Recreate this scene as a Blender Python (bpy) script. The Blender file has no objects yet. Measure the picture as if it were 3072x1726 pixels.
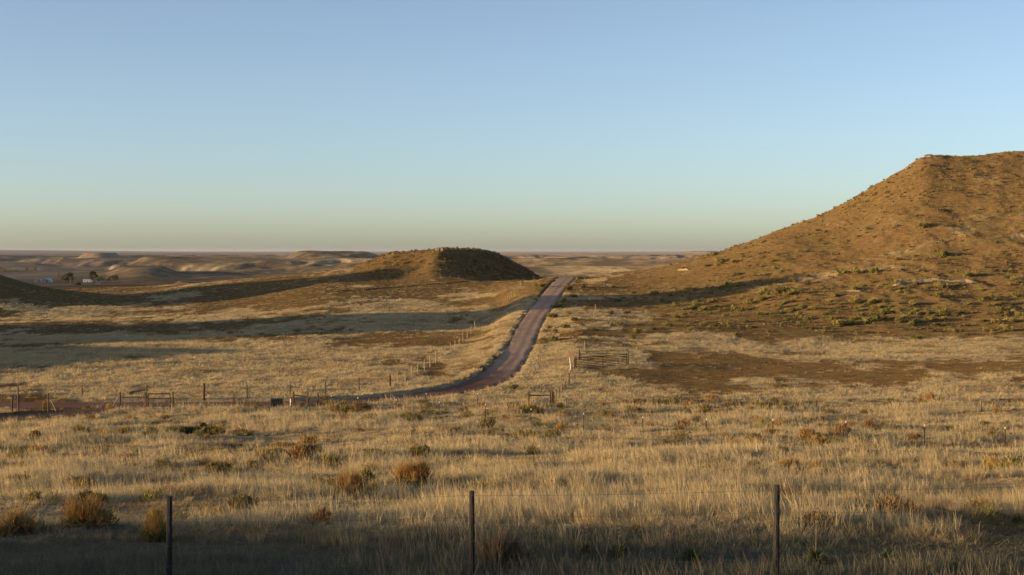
import bpy, math, random
import numpy as np
R = math.radians
random.seed(7)
rng = np.random.default_rng(11)
scene = bpy.context.scene
COL = scene.collection

# ------------------------------------------------------------------ camera, world, sun, exposure
F = 4267.0            # focal length in photo pixels (3072 wide)
U0, V0 = 1536.0, 752.0  # principal column and horizon row of the level camera
SUN_AZ = R(18.0)      # light travels right (+X) and this much away from the camera
SUN_EL = R(5.5)

cam_data = bpy.data.cameras.new('camera')
cam = bpy.data.objects.new('camera', cam_data)
COL.objects.link(cam)
cam.location = (0, 0, 0)
cam.rotation_euler = (R(90), 0, 0)
cam_data.lens = 50.0
cam_data.sensor_width = 36.0
cam_data.shift_y = -(863.0 - V0) / 3072.0
cam_data.clip_start = 0.3
cam_data.clip_end = 200000.0
scene.camera = cam

world = bpy.data.worlds.new('World')
scene.world = world
world.use_nodes = True
wn = world.node_tree
wn.nodes.clear()
w_out = wn.nodes.new('ShaderNodeOutputWorld')
w_bg = wn.nodes.new('ShaderNodeBackground')
w_sky = wn.nodes.new('ShaderNodeTexSky')
w_sky.sky_type = 'NISHITA'
w_sky.sun_disc = False
w_sky.sun_elevation = SUN_EL
w_sky.sun_rotation = math.pi + (math.pi / 2 - SUN_AZ)
w_sky.altitude = 0
w_sky.air_density = 0.6
w_sky.dust_density = 0.78
w_sky.ozone_density = 1.35
w_bg.inputs['Strength'].default_value = 0.13
w_hs = wn.nodes.new('ShaderNodeHueSaturation')
w_hs.inputs['Saturation'].default_value = 0.85      # slightly dusty evening air
wn.links.new(w_sky.outputs[0], w_hs.inputs['Color'])
w_mx = wn.nodes.new('ShaderNodeMix'); w_mx.data_type = 'RGBA'; w_mx.blend_type = 'MULTIPLY'
w_mx.inputs[0].default_value = 1.0; w_mx.inputs[7].default_value = (1.0, 1.0, 1.03, 1)   # camera white balance
wn.links.new(w_hs.outputs[0], w_mx.inputs[6])
wn.links.new(w_mx.outputs[2], w_bg.inputs['Color'])
wn.links.new(w_bg.outputs[0], w_out.inputs['Surface'])

sun_data = bpy.data.lights.new('sun', 'SUN')
sun_data.energy = 5.0
sun_data.angle = R(0.5)
sun_data.color = (1.0, 0.69, 0.34)
sun = bpy.data.objects.new('sun', sun_data)
COL.objects.link(sun)
from mathutils import Vector
Ld = Vector((math.cos(SUN_AZ) * math.cos(SUN_EL), math.sin(SUN_AZ) * math.cos(SUN_EL), -math.sin(SUN_EL)))
sun.rotation_euler = Ld.to_track_quat('-Z', 'Y').to_euler()

scene.view_settings.view_transform = 'Standard'
scene.view_settings.look = 'None'
scene.view_settings.exposure = 0.93
scene.view_settings.gamma = 1.0
scene.cycles.max_bounces = 4
scene.cycles.diffuse_bounces = 2
scene.cycles.volume_bounces = 0
scene.cycles.use_denoising = True
scene.cycles.denoising_prefilter = 'ACCURATE'

# ------------------------------------------------------------------ helpers
def tag(o, label=None, cat=None, group=None, kind=None):
    if label: o['label'] = label
    if cat: o['category'] = cat
    if group: o['group'] = group
    if kind: o['kind'] = kind
    return o

def empty(name, loc, rz=0, label=None, cat=None, group=None):
    o = bpy.data.objects.new(name, None)
    o.empty_display_size = 0.2
    COL.objects.link(o)
    o.location = loc
    o.rotation_euler = (0, 0, rz)
    return tag(o, label, cat, group)

def mesh_from(name, verts, faces, mats, smooth=False, fmat=None):
    """verts (N,3), faces: list of tuples or (M,4)/(M,3) array"""
    me = bpy.data.meshes.new(name)
    verts = np.asarray(verts, dtype=np.float32)
    if isinstance(faces, np.ndarray):
        k = faces.shape[1]; m = len(faces)
        me.vertices.add(len(verts)); me.vertices.foreach_set('co', verts.ravel())
        me.loops.add(m * k); me.loops.foreach_set('vertex_index', faces.astype(np.int32).ravel())
        me.polygons.add(m)
        me.polygons.foreach_set('loop_start', np.arange(0, m * k, k, dtype=np.int32))
        me.update(calc_edges=True)
    else:
        me.from_pydata([tuple(map(float, v)) for v in verts], [], faces)
        me.update()
    for m_ in (mats if isinstance(mats, (list, tuple)) else [mats]):
        me.materials.append(m_)
    if fmat is not None:
        me.polygons.foreach_set('material_index', np.asarray(fmat, dtype=np.int32))
    me.polygons.foreach_set('use_smooth', np.full(len(me.polygons), bool(smooth)))
    me.update()
    return me

def obj(name, me, parent=None, loc=None):
    o = bpy.data.objects.new(name, me)
    COL.objects.link(o)
    if parent is not None: o.parent = parent
    if loc is not None: o.location = loc
    return o

class MB:
    """collects shapes into one mesh"""
    def __init__(s): s.v = []; s.f = []
    def add(s, vs, fs):
        n = len(s.v); s.v += [tuple(x) for x in vs]; s.f += [tuple(i + n for i in q) for q in fs]
    def box(s, c, d, rz=0, tilt=0):
        ca, sa = math.cos(rz), math.sin(rz); vs = []
        for sx in (-.5, .5):
            for sy in (-.5, .5):
                for sz in (-.5, .5):
                    x, y, z = d[0] * sx, d[1] * sy, d[2] * sz
                    x += z * tilt
                    vs.append((c[0] + x * ca - y * sa, c[1] + x * sa + y * ca, c[2] + z))
        s.add(vs, [(0, 1, 3, 2), (4, 6, 7, 5), (0, 4, 5, 1), (2, 3, 7, 6), (0, 2, 6, 4), (1, 5, 7, 3)])
    def tube(s, pts, rad, n=8, cap=True, jit=0.0, rnd=None):
        """swept tube; rad number or list"""
        pts = [Vector(p) for p in pts]
        if not isinstance(rad, (list, tuple)): rad = [rad] * len(pts)
        rings = []
        for i, p in enumerate(pts):
            t = (pts[min(i + 1, len(pts) - 1)] - pts[max(i - 1, 0)]).normalized()
            a = Vector((1, 0, 0)) if abs(t.x) < .8 else Vector((0, 1, 0))
            e1 = t.cross(a).normalized(); e2 = t.cross(e1).normalized()
            ring = []
            for k in range(n):
                an = 2 * math.pi * k / n
                r = rad[i] * (1 + (rnd.uniform(-jit, jit) if rnd else 0))
                ring.append(p + e1 * (r * math.cos(an)) + e2 * (r * math.sin(an)))
            rings.append(ring)
        vs = [v for r_ in rings for v in r_]; fs = []
        for i in range(len(pts) - 1):
            for k in range(n):
                a0 = i * n + k; a1 = i * n + (k + 1) % n
                fs.append((a0, a1, a1 + n, a0 + n))
        if cap:
            fs.append(tuple(range(n - 1, -1, -1))); fs.append(tuple(range((len(pts) - 1) * n, len(pts) * n)))
        s.add(vs, fs)
    def build(s, name, mat, parent=None, smooth=False, loc=None):
        return obj(name, mesh_from(name, s.v, s.f, mat, smooth), parent, loc)

# ------------------------------------------------------------------ numpy noise
def _hash(ix, iy, seed):
    h = (ix.astype(np.int64) * 374761393 + iy.astype(np.int64) * 668265263 + seed * 974634777) & 0xFFFFFFFF
    h = ((h ^ (h >> 13)) * 1274126177) & 0xFFFFFFFF
    h = ((h ^ (h >> 16)) * 2246822519) & 0xFFFFFFFF
    return ((h ^ (h >> 15)) & 0xFFFFFF) / float(0xFFFFFF)

def vnoise(x, y, seed=0):
    ix = np.floor(x); iy = np.floor(y)
    fx = x - ix; fy = y - iy
    fx = fx * fx * fx * (fx * (fx * 6 - 15) + 10); fy = fy * fy * fy * (fy * (fy * 6 - 15) + 10)
    a = _hash(ix, iy, seed); b = _hash(ix + 1, iy, seed); c = _hash(ix, iy + 1, seed); d = _hash(ix + 1, iy + 1, seed)
    return (a + (b - a) * fx) * (1 - fy) + (c + (d - c) * fx) * fy   # 0..1

def fbm(x, y, octv=4, seed=0, gain=0.5, ridged=False):
    s = 0; amp = 1; tot = 0
    for o in range(octv):
        n = vnoise(x + 17.3 * o, y - 9.1 * o, seed + o * 31)
        if ridged: n = 1 - np.abs(2 * n - 1)
        s = s + n * amp; tot += amp; amp *= gain
        x, y = (x * 1.9 - y * 0.6), (x * 0.6 + y * 1.9)
    return s / tot

def sstep(a, b, x):
    t = np.clip((x - a) / (b - a), 0, 1)
    return t * t * (3 - 2 * t)

# ------------------------------------------------------------------ terrain: profiles per azimuth (depth, photo row) -> height
def vz(D, v): return -(v - V0) / F * D
NEAR = [(1, -1.7), (4, -1.7), (8, -2.8), (13, -4.3), (20, -4.95), (27, -5.55), (50, -8.2), (82, -11.5), (110, -13.8), (140, -15.5), (165, -16.0)]
FAR = [(4000, -46), (12000, -45), (70000, -47)]
def C(lst, tail): return NEAR + [(d, vz(d, v)) for d, v in lst] + tail + FAR
COLS = {
 -700: C([(200,1096),(241,1035),(350,950),(420,920),(520,884),(650,866),(1000,858),(1500,853)], [(2000,-45)]),
 0:    C([(200,1098),(241,1038),(350,948),(420,918),(520,884),(650,867),(1000,859),(1500,853)], [(2000,-45)]),
 370:  C([(200,1096),(260,1015),(350,942),(420,905),(520,872),(600,860),(1000,856),(1500,852)], [(2000,-45)]),
 700:  C([(200,1095),(270,1000),(350,930),(430,880),(500,842)], [(560,-13),(700,-21),(1500,-42)]),
 1000: C([(200,1095),(265,1000),(320,930),(380,875),(440,838),(490,813)], [(550,-12),(700,-25),(1500,-44)]),
 1080: C([(200,1095),(265,1000),(320,930),(380,875),(440,836),(468,812),(494,797)], [(550,-10),(700,-25),(1500,-44)]),
 1130: C([(200,1095),(265,1000),(320,930),(380,876),(438,834),(466,800),(492,775)], [(520,-3.2),(575,-12),(700,-26),(1500,-44)]),
 1180: C([(200,1095),(265,1000),(320,932),(380,878),(434,838),(460,795),(488,757)], [(525,-0.9),(580,-12),(700,-26),(1500,-44)]),
 1260: C([(200,1098),(265,1002),(320,933),(380,880),(424,842),(450,802),(478,755)], [(525,-0.4),(585,-12),(700,-26),(1500,-44)]),
 1305: C([(200,1098),(265,1002),(320,933),(380,880),(418,846),(442,800),(468,753),(473,751)], [(525,-0.3),(585,-12),(700,-26),(1500,-44)]),
 1325: C([(200,1098),(265,1002),(320,933),(380,880),(420,845),(445,798),(471,750),(475,746.5)], [(525,0.6),(585,-12),(700,-26),(1500,-44)]),
 1400: C([(200,1100),(265,1000),(320,932),(380,880),(424,843),(452,806),(486,750.5),(489,746.5)], [(530,0.6),(585,-12),(700,-26),(1500,-44)]),
 1480: C([(190,1110),(225,1055),(265,990),(320,925),(380,872),(436,840),(470,808),(506,763),(512,758)], [(545,-1.0),(590,-12),(700,-26),(1500,-44)]),
 1535: C([(182,1120),(222,1043),(260,985),(310,920),(370,862),(430,842),(448,839.5),(490,812),(521,787),(524,784)], [(555,-5),(620,-17),(800,-28),(1500,-44)]),
 1593: C([(182,1120),(222,1033),(250,987),(300,917),(350,868),(385,848),(430,842),(475,837),(510,826),(538,813)], [(570,-10),(640,-19),(800,-28),(1500,-44)]),
 1643: C([(182,1120),(222,1030),(250,980),(290,922),(335,871),(370,845),(388,838)], [(430,-9.0),(480,-9.6),(650,-21),(1500,-44)]),
 1700: C([(182,1120),(222,1030),(250,980),(290,920),(335,869),(372,840),(390,833)], [(420,-8.4),(500,-13),(700,-24),(1500,-44)]),
 1800: C([(182,1119),(200,1079),(222,1036),(250,985),(290,922),(335,868),(375,830),(392,821)], [(430,-8.4),(600,-20),(900,-30),(1500,-44)]),
 1900: C([(182,1118),(200,1079),(222,1040),(250,990),(290,925),(335,868),(375,824),(392,812)], [(430,-8),(600,-20),(900,-30),(1500,-44)]),
 2072: C([(200,1080),(222,1045),(245,1000),(290,920),(335,850),(375,792),(392,777)], [(440,-4),(650,-18),(1500,-44)]),
 2236: C([(200,1084),(222,1050),(245,1005),(290,915),(335,830),(375,752),(395,732)], [(450,0),(700,-18),(1500,-44)]),
 2330: C([(200,1086),(222,1052),(245,1008),(290,908),(340,805),(380,715),(400,698)], [(455,3),(720,-18),(1500,-44)]),
 2462: C([(200,1088),(222,1055),(245,1010),(290,900),(345,780),(385,682),(405,647)], [(460,8),(750,-18),(1500,-44)]),
 2589: C([(200,1090),(222,1057),(243,1017),(290,892),(345,760),(388,635),(410,582)], [(470,14),(780,-18),(1500,-44)]),
 2659: C([(200,1090),(222,1058),(240,1025),(290,885),(345,740),(390,600),(415,541)], [(480,18),(800,-18),(1500,-44)]),
 2720: C([(200,1090),(222,1058),(240,1025),(292,873),(345,727),(390,580),(418,505)], [(490,23),(820,-18),(1500,-44)]),
 2780: C([(200,1090),(222,1058),(240,1025),(295,862),(345,715),(390,565),(420,474)], [(440,27.4),(500,27),(850,-16),(1500,-44)]),
 2870: C([(200,1090),(222,1058),(240,1025),(295,860),(345,710),(392,560),(422,474)], [(440,27.6),(505,27.6),(860,-16),(1500,-44)]),
 3072: C([(200,1090),(222,1058),(240,1025),(295,856),(345,700),(395,548),(430,456)], [(450,30),(520,30.5),(900,-15),(1500,-44)]),
 3800: C([(200,1090),(222,1058),(240,1020),(295,845),(345,690),(395,540),(430,440)], [(450,33),(520,34),(900,-15),(1500,-44)]),
}
def pchip(xk, yk, x):
    xk = np.asarray(xk, float); yk = np.asarray(yk, float)
    h = np.diff(xk); d = np.diff(yk) / h
    m = np.zeros(len(xk))
    for i in range(1, len(xk) - 1):
        if d[i - 1] * d[i] > 0:
            w1 = 2 * h[i] + h[i - 1]; w2 = h[i] + 2 * h[i - 1]
            m[i] = (w1 + w2) / (w1 / d[i - 1] + w2 / d[i])
    m[0] = d[0]; m[-1] = d[-1]
    i = np.clip(np.searchsorted(xk, x) - 1, 0, len(xk) - 2)
    t = np.clip((x - xk[i]) / h[i], 0, 1); hh = h[i]
    return ((1 + 2 * t) * (1 - t) ** 2 * yk[i] + t * (1 - t) ** 2 * hh * m[i] + t * t * (3 - 2 * t) * yk[i + 1] + t * t * (t - 1) * hh * m[i + 1])
LD = np.linspace(0, math.log(70000), 2200)
UK = np.array(sorted(COLS)); rows = []
for u in UK:
    k = sorted(set(COLS[u]))
    rows.append(pchip(np.log([a for a, b in k]), [b for a, b in k], LD))
rows = np.array(rows)
UG = np.arange(UK[0], UK[-1] + 1, 10.0)
TAB = np.empty((len(UG), len(LD)))
for j in range(len(LD)): TAB[:, j] = pchip(UK, rows[:, j], UG)
# soften along azimuth a little
K = np.array([1, 2, 3, 2, 1.]) / 9
TABp = np.pad(TAB, ((2, 2), (0, 0)), mode='edge')
TAB = sum(K[i] * TABp[i:i + len(UG)] for i in range(5))

def base(x, y):
    D = np.maximum(y, 1.0)
    u = U0 + F * x / D
    fu = np.clip((u - UG[0]) / 10.0, 0, len(UG) - 1.001); fl = np.clip(np.log(D) / LD[1], 0, len(LD) - 1.001)
    i = fu.astype(int); j = fl.astype(int); a = fu - i; b = fl - j
    z = (TAB[i, j] * (1 - a) + TAB[i + 1, j] * a) * (1 - b) + (TAB[i, j + 1] * (1 - a) + TAB[i + 1, j + 1] * a) * b
    return z

def gauss(x, y, cx, cy, sx, sy, rot=0):
    ca, sa = math.cos(rot), math.sin(rot)
    dx = (x - cx) * ca + (y - cy) * sa; dy = -(x - cx) * sa + (y - cy) * ca
    return np.exp(-.5 * ((dx / sx) ** 2 + (dy / sy) ** 2))

def hills_near(x, y):
    """the hills to the left of the view and the dark one at its left edge"""
    z = 27.0 * gauss(x, y, -203, 397, 39, 36)                  # dark hill at the left edge of the picture
    z = z + 37.5 * gauss(x, y, -203, 236, 38, 16, R(18))       # knoll left of the view
    z = z + 12.8 * gauss(x, y, -168, 182, 27, 26)              # unseen lower shoulder, added to widen the shadow over the valley
    # unseen ridge added behind and left of the camera: keeps the verge in shade
    z = z + 13.8 * gauss(x, y, -178, -30, 60, 16, 0.02) + 0.9 * gauss(x, y, -197, -30, 9, 10)
    return z

def hills_far(x, y):
    D = np.maximum(y, 1.0); r = np.hypot(x, y)
    m = sstep(620, 1500, r)
    if not np.any(m > 0): return np.zeros_like(x)
    u = U0 + F * x / D
    # badlands: ridged noise, some flat topped
    n2 = fbm(x / 210.0, y / 330.0, 4, 9, 0.55)
    p = fbm(x / 520.0 + 3.1, y / 900.0, 5, 5, 0.55)
    h = sstep(.47, .545, p) * 11 + sstep(.555, .60, p) * 9 + sstep(.62, .65, p) * 7
    h = h + (p - .4) * 22 + (n2 - .5) * 7 + (fbm(x / 75., y / 110., 3, 29) - .5) * 6
    h = h + (fbm(x / 360., y / 900., 2, 71) - .5) * 17
    h = np.minimum(h, 19 + 5 * n2)
    band = sstep(2250, 3300, r) * (1 - sstep(7800, 11000, r))
    h = h * band
    # low swells nearer and further
    h = h + (fbm(x / 380., y / 520., 3, 21) - 0.5) * 27 * m * (1 - sstep(3500, 5000, r)) * sstep(900, 1500, r) * (1 - 0.75 * gauss(u, 0 * u, 330, 0, 330, 1) * (1 - sstep(2300, 2700, r)))
    h = h + (fbm(x / 3500., y / 5000., 3, 41) - 0.5) * 9 * sstep(9000, 14000, r)
    # named far features: (photo column, depth, half width px, half depth, height)
    def far(u_, d_, w_, dd_, h_, flat=1.0):
        g = gauss(u, r, u_, d_, w_, dd_)
        return h_ * np.minimum(g * 1.7, flat)
    h = np.maximum(h, far(300, 5200, 45, 300, 38) * band)
    h = np.maximum(h, far(1000, 4700, 105, 420, 40, 1.0) * (0.75 + .5 * n2))
    h = np.maximum(h, far(500, 4200, 70, 260, 27))
    h = np.maximum(h, far(575, 1500, 34, 70, 6.5, 1.0))
    h = np.maximum(h, far(430, 2700, 60, 220, 16))
    h = np.maximum(h, far(1700, 4300, 60, 300, 28))
    h = np.maximum(h, far(2105, 16000, 42, 500, 40))
    h = h + 70 * sstep(20000, 45000, r) * sstep(700, -100, u)
    return h * m

def detail(x, y):
    r = np.hypot(x, y)
    u = U0 + F * x / np.maximum(y, 1.0)
    z = (fbm(x / 7.5, y / 5.0, 3, 3) - .5) * (0.34 + .30 * sstep(29, 34, r) * (1 - sstep(110, 160, r))) * sstep(14, 26, r) * (1 - sstep(500, 800, r))
    z = z + (fbm(x / 10., y / 3.6, 2, 19) - .5) * .55 * sstep(28.5, 33, r) * (1 - sstep(80, 130, r))
    z = z + (fbm(x / 34., y / 26., 3, 13) - .5) * (0.5 * sstep(40, 100, r) + 0.9 * sstep(170, 240, r)) * (1 - sstep(600, 900, r))
    # gullied slope of the big hill on the right, and the butte
    hill = sstep(2050, 2350, u) * sstep(240, 300, y) * (1 - sstep(440, 520, y))
    z = z + hill * ((fbm((x + .35 * y) / 16., (y - .4 * x) / 60., 4, 23, .55, True) - .5) * 1.1 + (fbm(x / 5., y / 5., 4, 33, .6) - .5) * 1.0)
    mesa = sstep(1040, 1200, u) * (1 - sstep(1590, 1660, u)) * sstep(428, 446, y) * (1 - sstep(530, 570, y))
    z = z + mesa * ((fbm(x / 9., y / 14., 4, 53, .55, True) - .55) * 0.8 + (fbm(x / 3., y / 3., 3, 63) - .5) * 0.8) * sstep(520, 490, y)
    # dry washed out gully below the butte
    gx_ = np.interp(x, [-46, -40, -30, -22, -14], [378, 384, 402, 413, 420]); gd = np.abs(y - gx_ - (vnoise(x / 4., x * 0, 3) - .5) * 5)
    z = z - 1.1 * (1 - sstep(.4, 2.0, gd)) * sstep(-50, -44, x) * sstep(-10, -16, x)
    return z

def raw(x, y):
    x = np.asarray(x, float); y = np.asarray(y, float)
    return base(x, y) + hills_near(x, y) + hills_far(x, y)

def hit(u, v, fn=raw, d0=12.0, d1=60000.0):
    """point of the ground seen at photo pixel (u, v)"""
    Ds = np.exp(np.linspace(math.log(d0), math.log(d1), 6000))
    z = fn((u - U0) / F * Ds, Ds) ; ray = vz(Ds, v)
    k = np.nonzero(z >= ray)[0]
    i = k[0] if len(k) else len(Ds) - 1
    D = Ds[i]
    if i > 0:
        a = z[i - 1] - ray[i - 1]; b = z[i] - ray[i]
        D = Ds[i - 1] + (Ds[i] - Ds[i - 1]) * (-a / (b - a) if b != a else 0)
    return float((u - U0) / F * D), float(D)

# ------------------------------------------------------------------ road centre lines
ROAD_PX = [(-420,1216),(-200,1216),(0,1216),(250,1215),(500,1214),(700,1213),(900,1211),(1050,1206),(1180,1197),(1300,1183),(1400,1165),(1470,1140),(1510,1108),(1540,1070),(1565,1030),(1580,990),(1608,945),(1640,905),(1665,870),(1682,850),(1697,838)]
DRIVE_PX = [(-330,1270),(-150,1261),(0,1256),(120,1246),(230,1236),(330,1228),(430,1221),(520,1216)]
def chaikin(p, n=3):
    p = np.array(p, float)
    for _ in range(n):
        q = np.empty((2 * len(p) - 2, p.shape[1])); q[0::2] = .75 * p[:-1] + .25 * p[1:]; q[1::2] = .25 * p[:-1] + .75 * p[1:]
        p = np.vstack([p[:1], q, p[-1:]])
    return p
def path(px, extra=()):
    p = [hit(u, v) for u, v in px] + list(extra)
    p = chaikin(p)
    seg = np.hypot(*np.diff(p, axis=0).T); s = np.concatenate([[0], np.cumsum(seg)])
    t = np.arange(0, s[-1], 1.6)
    x = np.interp(t, s, p[:, 0]); y = np.interp(t, s, p[:, 1])
    z = raw(x, y)
    k = 9; kern = np.ones(k) / k
    z = np.convolve(np.pad(z, k // 2, mode='edge'), kern, 'valid')
    return np.stack([x, y, z], 1)
ROAD = path(ROAD_PX, [(15.2, 392), (16.5, 410), (19, 440), (24, 480)])
DRIVE = path(DRIVE_PX)
ROAD_W, DRIVE_W = 2.3, 1.7       # half widths
def road_w(y): return np.interp(y, [165, 210, 290, 385], [2.35, 1.8, 2.0, 2.2])
def drive_w(y): return np.full(np.shape(y), 1.6)

def near_path(x, y, P):
    """distance to the path, side (+ = left of travel), path height"""
    n = len(x); best = np.full(n, 1e9); side = np.zeros(n); zz = np.zeros(n)
    for i in range(0, len(P) - 1, 2):
        j = min(i + 2, len(P) - 1)
        ax, ay, az = P[i]; bx, by, bz = P[j]
        dx, dy = bx - ax, by - ay; L = dx * dx + dy * dy
        t = np.clip(((x - ax) * dx + (y - ay) * dy) / L, 0, 1)
        ex = x - ax - t * dx; ey = y - ay - t * dy
        d = ex * ex + ey * ey
        m = d < best
        best[m] = d[m]; zz[m] = (az + t * (bz - az))[m]; side[m] = np.sign(dx * ey - dy * ex)[m]
    return np.sqrt(best), side, zz

def H(x, y, want=False):
    x = np.asarray(x, float); y = np.asarray(y, float)
    shp = x.shape; x = x.ravel(); y = y.ravel()
    z = raw(x, y) + detail(x, y)
    rd = np.full(len(x), 99.0)
    for P, wf, bank in ((DRIVE, drive_w, 0.20), (ROAD, road_w, 0.30)):
        m = (y > P[:, 1].min() - 14) & (y < P[:, 1].max() + 14) & (x > P[:, 0].min() - 14) & (x < P[:, 0].max() + 14)
        if not m.any(): continue
        xi, yi = x[m], y[m]
        d, s, pz = near_path(xi, yi, P)
        zi = z[m]; W = wf(yi); bank = bank * (1 - .75 * sstep(200, 232, yi))
        lift = bank * (s > 0) * np.exp(-((d - W - 1.0) / .9) ** 2) + 0.10 * (s < 0) * np.exp(-((d - W - 1.0) / .9) ** 2)
        blend = sstep(W + .05, W + .8, d + (vnoise(xi / 1.3, yi / 1.3, 77) - .5) * .5)
        far_ = sstep(W + 1, W + 8, d)
        target = pz + (zi - pz) * far_ + lift
        zi = (pz - 0.16) * (1 - blend) + target * blend
        z[m] = zi
        rd[m] = np.minimum(rd[m], d - W)
    if want: return z.reshape(shp), rd.reshape(shp)
    return z.reshape(shp)
def Hs(x, y): return float(H(np.array([x]), np.array([y]))[0])
def at(u, v, d0=12.0, d1=60000.0):
    x, y = hit(u, v, lambda a, b: H(a, b), d0, d1)
    return x, y, Hs(x, y)

# ------------------------------------------------------------------ what covers the ground (1 = pale dry grass, 0 = brown bare turf)
def pix(x, y, z):
    D = np.maximum(y, 1.0)
    return U0 + F * x / D, V0 - F * z / D
def blob(u, v, cu, cv, su, sv, rot=0.0):
    ca, sa = math.cos(rot), math.sin(rot)
    a = (u - cu) * ca + (v - cv) * sa; b = -(u - cu) * sa + (v - cv) * ca
    return np.exp(-((a / su) ** 2 + (b / sv) ** 2))
PALE = [(1800,1078,130,34,0,1.0),(2250,1045,420,16,0,.9),(2700,1050,500,20,0.02,1.0),(1950,1020,140,16,0,.5),(2450,1075,260,8,0,.5),
        (1950,950,160,12,-.12,.55),(1900,1090,80,30,0,.6),(2700,755,260,14,-.28,.5),(2560,815,180,9,-.1,.8),(2250,865,200,7,-.15,.7),(2900,680,200,22,-.5,.35),(2980,600,150,25,-.3,.3),
        (150,930,360,14,0,1.0),(200,1090,420,40,0,.5),(600,1040,300,18,-.08,.6),(500,897,110,14,-.1,1.0),(1000,950,240,8,-.13,.8),(1200,905,160,7,-.13,.6),(900,925,240,6,-.12,.7),
        (300,955,500,14,0,.75),(250,1045,520,38,0,.55),(700,1000,420,14,-.08,.7),(420,1100,420,50,0,.6),(950,1110,280,40,0,.7),(1350,1060,170,36,0,.8),(1490,985,60,26,.9,.6),(1570,905,40,18,.6,.6),
        (300,1170,600,28,0,.8),(1150,1150,300,34,0,.8),(1620,1090,90,60,0,.8),(1750,1180,240,30,0,.7),(2600,1220,900,55,0,.75),(1200,1270,1500,60,0,.7)]
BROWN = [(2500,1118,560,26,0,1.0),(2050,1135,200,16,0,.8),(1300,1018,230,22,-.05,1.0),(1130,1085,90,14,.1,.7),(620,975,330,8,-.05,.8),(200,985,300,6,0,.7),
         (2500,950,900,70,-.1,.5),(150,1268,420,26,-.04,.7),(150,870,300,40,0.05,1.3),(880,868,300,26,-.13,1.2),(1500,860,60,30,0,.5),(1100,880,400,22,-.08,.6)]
def cover(x, y, z):
    u, v = pix(x, y, z)
    r = np.hypot(x, y)
    n = fbm(x / 11., y / 20., 4, 91, .6)
    n2 = fbm(x / 2.6, y / 4.5, 3, 97, .6)
    n3 = fbm(x / 48., y / 70., 3, 101)
    mesa_ = sstep(1000, 1130, u) * sstep(425, 445, y) * (u < 1700) * .85
    hl_ = sstep(1800, 2050, u) * sstep(232, 262, y)
    c = 0.42 + ((n - .5) * 2.3 + (n2 - .5) * 1.2 + (n3 - .5) * .9) * (1 - .45 * hl_)
    flat = (y < 235)
    c = c + 0.16 * flat
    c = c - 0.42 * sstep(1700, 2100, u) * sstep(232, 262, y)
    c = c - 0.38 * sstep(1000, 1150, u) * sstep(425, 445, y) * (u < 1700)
    for cu, cv, su, sv, ro, w in PALE: c = c + w * .75 * blob(u, v, cu, cv, su, sv, ro)
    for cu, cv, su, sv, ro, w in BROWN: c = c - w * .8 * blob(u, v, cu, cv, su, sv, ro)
    c = np.where(y < 140, .25 + .75 * np.clip(c, 0, 1), c)
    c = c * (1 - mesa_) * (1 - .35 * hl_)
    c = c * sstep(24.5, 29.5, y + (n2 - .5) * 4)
    k = (1 - sstep(232, 262, y) * sstep(1850, 2050, u)) * .75
    return np.clip(c, 0, 1) * (1 - k) + sstep(.16, .80, c) * k

# ------------------------------------------------------------------ materials
def new_mat(name):
    m = bpy.data.materials.new(name); m.use_nodes = True
    nt = m.node_tree; nt.nodes.clear()
    out = nt.nodes.new('ShaderNodeOutputMaterial')
    return m, nt, out
class NT:
    def __init__(s, nt): s.nt = nt
    def n(s, t, **kw):
        x = s.nt.nodes.new(t)
        for k, v in kw.items():
            if hasattr(x, k): setattr(x, k, v)
        return x
    def l(s, a, b): s.nt.links.new(a, b)
    def noise(s, scale, detail=4, rough=.6, vec=None, stretch=None):
        t = s.n('ShaderNodeTexNoise'); t.inputs['Scale'].default_value = scale
        t.inputs['Detail'].default_value = detail; t.inputs['Roughness'].default_value = rough
        if vec is None:
            vec = s.n('ShaderNodeTexCoord').outputs['Object']
        if stretch:
            mp = s.n('ShaderNodeMapping'); mp.inputs['Scale'].default_value = stretch
            s.l(vec, mp.inputs['Vector']); vec = mp.outputs[0]
        s.l(vec, t.inputs['Vector'])
        return t.outputs['Fac']
    def ramp(s, fac, stops, interp='LINEAR'):
        r = s.n('ShaderNodeValToRGB'); r.color_ramp.interpolation = interp
        e = r.color_ramp.elements
        while len(e) < len(stops): e.new(0.5)
        for i, (p, c) in enumerate(stops):
            e[i].position = p; e[i].color = (c, c, c, 1) if isinstance(c, (int, float)) else (*c, 1)
        s.l(fac, r.inputs[0]); return r.outputs[0]
    def mix(s, fac, a, b, mode='MIX'):
        m = s.n('ShaderNodeMix', data_type='RGBA', blend_type=mode)
        for i, val in ((0, fac), (6, a), (7, b)):
            if isinstance(val, (int, float)): m.inputs[i].default_value = val
            elif isinstance(val, tuple): m.inputs[i].default_value = (*val, 1)
            else: s.l(val, m.inputs[i])
        return m.outputs[2]
    def math(s, op, a, b=None, clamp=False):
        m = s.n('ShaderNodeMath', operation=op, use_clamp=clamp)
        for i, val in ((0, a), (1, b)):
            if val is None: continue
            if isinstance(val, (int, float)): m.inputs[i].default_value = val
            else: s.l(val, m.inputs[i])
        return m.outputs[0]
    def attr(s, name, typ='GEOMETRY'):
        a = s.n('ShaderNodeAttribute', attribute_type=typ); a.attribute_name = name
        return a.outputs['Fac']

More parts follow.
